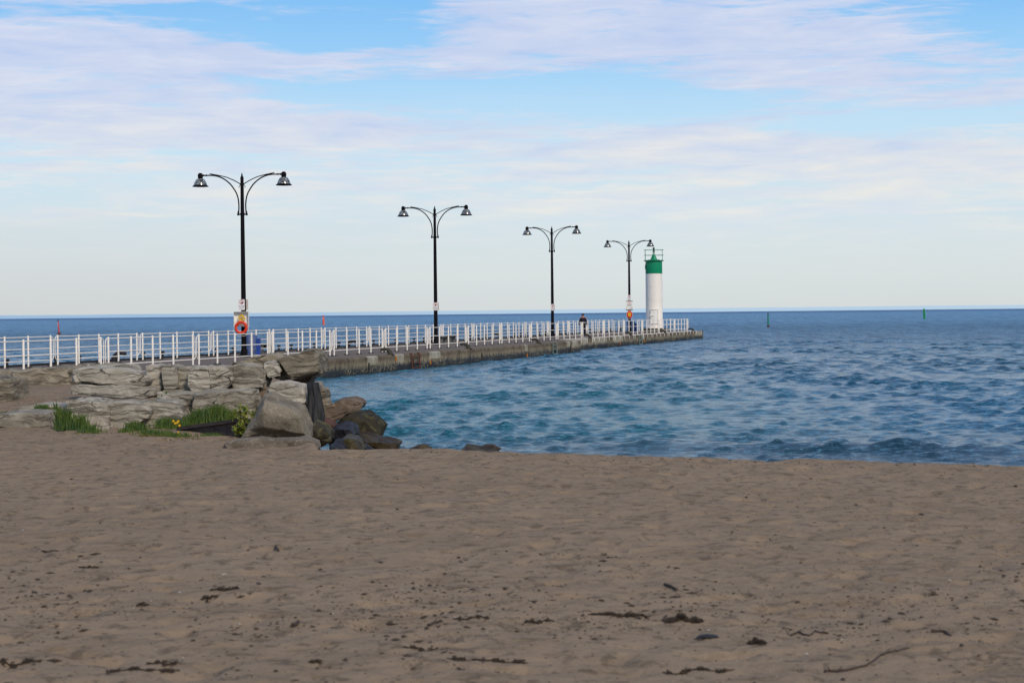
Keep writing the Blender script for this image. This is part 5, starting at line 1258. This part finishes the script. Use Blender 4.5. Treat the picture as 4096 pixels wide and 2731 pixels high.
for g in [(1290, 150, 380, 66, -1.35), (620, 72, 260, 24, -1.0), (1750, 385, 700, 55, -1.25), (2750, 430, 500, 60, -.8), (4090, 110, 330, 120, -1.1), (3650, 530, 560, 34, -.7),
          (1300, 20, 240, 30, -.6), (1600, 40, 200, 30, -.5),
          (300, 210, 700, 90, .8), (1000, 240, 600, 42, .9), (2100, 130, 420, 110, .6), (3000, 170, 700, 130, .6), (3500, 350, 600, 110, .5), (500, 460, 800, 130, .9), (1250, 520, 600, 60, .5), (880, 480, 170, 36, .5), (3600, 680, 800, 60, .9), (2700, 610, 900, 55, .8), (2900, 800, 1500, 40, .5), (3300, 860, 900, 22, .5), (250, 680, 500, 22, .6), (1500, 760, 300, 16, .6), (500, 860, 500, 12, .5)]:
    cov = cov + G(*g)
lowfade = e.ss(60, 520)                               # clouds thin out towards the horizon
cov = cov * (lowfade * .75 + .25)
cl = cov.ss(-.02, .88) * (lowfade * .60 + .36)
edeg = e / K * (180 / PI)
rp_ = (edeg / 90.0)
def st(d, c): return (d / 90.0, lin(c))
clear = ramp(nt, rp_, [st(0, (215, 221, 222)), st(1.6, (218, 227, 229)), st(3.0, (213, 228, 236)), st(4.4, (206, 229, 242)), st(6.2, (194, 226, 248)), st(8.2, (160, 211, 250)), st(10.5, (128, 192, 247)), st(18, (100, 158, 218)), st(40, (92, 132, 182)), st(90, (84, 116, 160))])
lightc = mix(nt, e.ss(420, 1050), lin((240, 237, 230)), lin((219, 224, 242)))
shade = mix(nt, e.ss(300, 950), lin((214, 226, 240)), lin((190, 206, 240)))
sh_f = (nz(420, 60, 5, .6, .3, 12.0) - .5) * 2.4 + .5
cc = mix(nt, sh_f.clamp(), shade, lightc)
up = (edeg - 11.0).ss(0, 30)
cl2 = cl * (1.0 - up * .35)
col = mix(nt, cl2, clear, cc)
# greyer at the lower left
col = mix(nt, (1.0 - (a + 900).ss(-1400, 1500)) * (1.0 - e.ss(0, 600)) * .5, col, lin((202, 204, 208)))
nsk = nt.nodes.new('ShaderNodeVectorMath'); nsk.operation = 'SCALE'; nt.links.new(sky.outputs[0], nsk.inputs[0]); nsk.inputs[3].default_value = .10
fin = mix(nt, .06, col, nsk.outputs[0])
nt.links.new(fin, bg.inputs[0]); bg.inputs[1].default_value = 1.0

sun = bpy.data.lights.new('sun', 'SUN'); sun.energy = 2.7; sun.angle = R(12); sun.color = (1.0, .88, .72)
so = bpy.data.objects.new('sun', sun); link(so)
dv = Vector((math.sin(SUN_AZ) * math.cos(SUN_EL), math.cos(SUN_AZ) * math.cos(SUN_EL), math.sin(SUN_EL)))
so.rotation_euler = (-dv).to_track_quat('-Z', 'Y').to_euler(); so.location = (20, -20, 40)

# ------------------------------------------------------------------ camera
cam = bpy.data.cameras.new('camera'); cam.sensor_width = 36; cam.lens = F / 4096 * 36; cam.clip_end = 40000; cam.clip_start = .2
cam.dof.use_dof = True; cam.dof.focus_distance = 62; cam.dof.aperture_fstop = 5.4
co = bpy.data.objects.new('camera', cam); link(co)
mw = Matrix((( _r.x, _u.x, -_f.x, 0), (_r.y, _u.y, -_f.y, 0), (_r.z, _u.z, -_f.z, CH), (0, 0, 0, 1))); co.matrix_world = mw
scene.camera = co
scene.view_settings.view_transform = 'Standard'; scene.view_settings.look = 'None'; scene.view_settings.exposure = 0
scene.render.engine = 'CYCLES'; scene.cycles.use_denoising = True
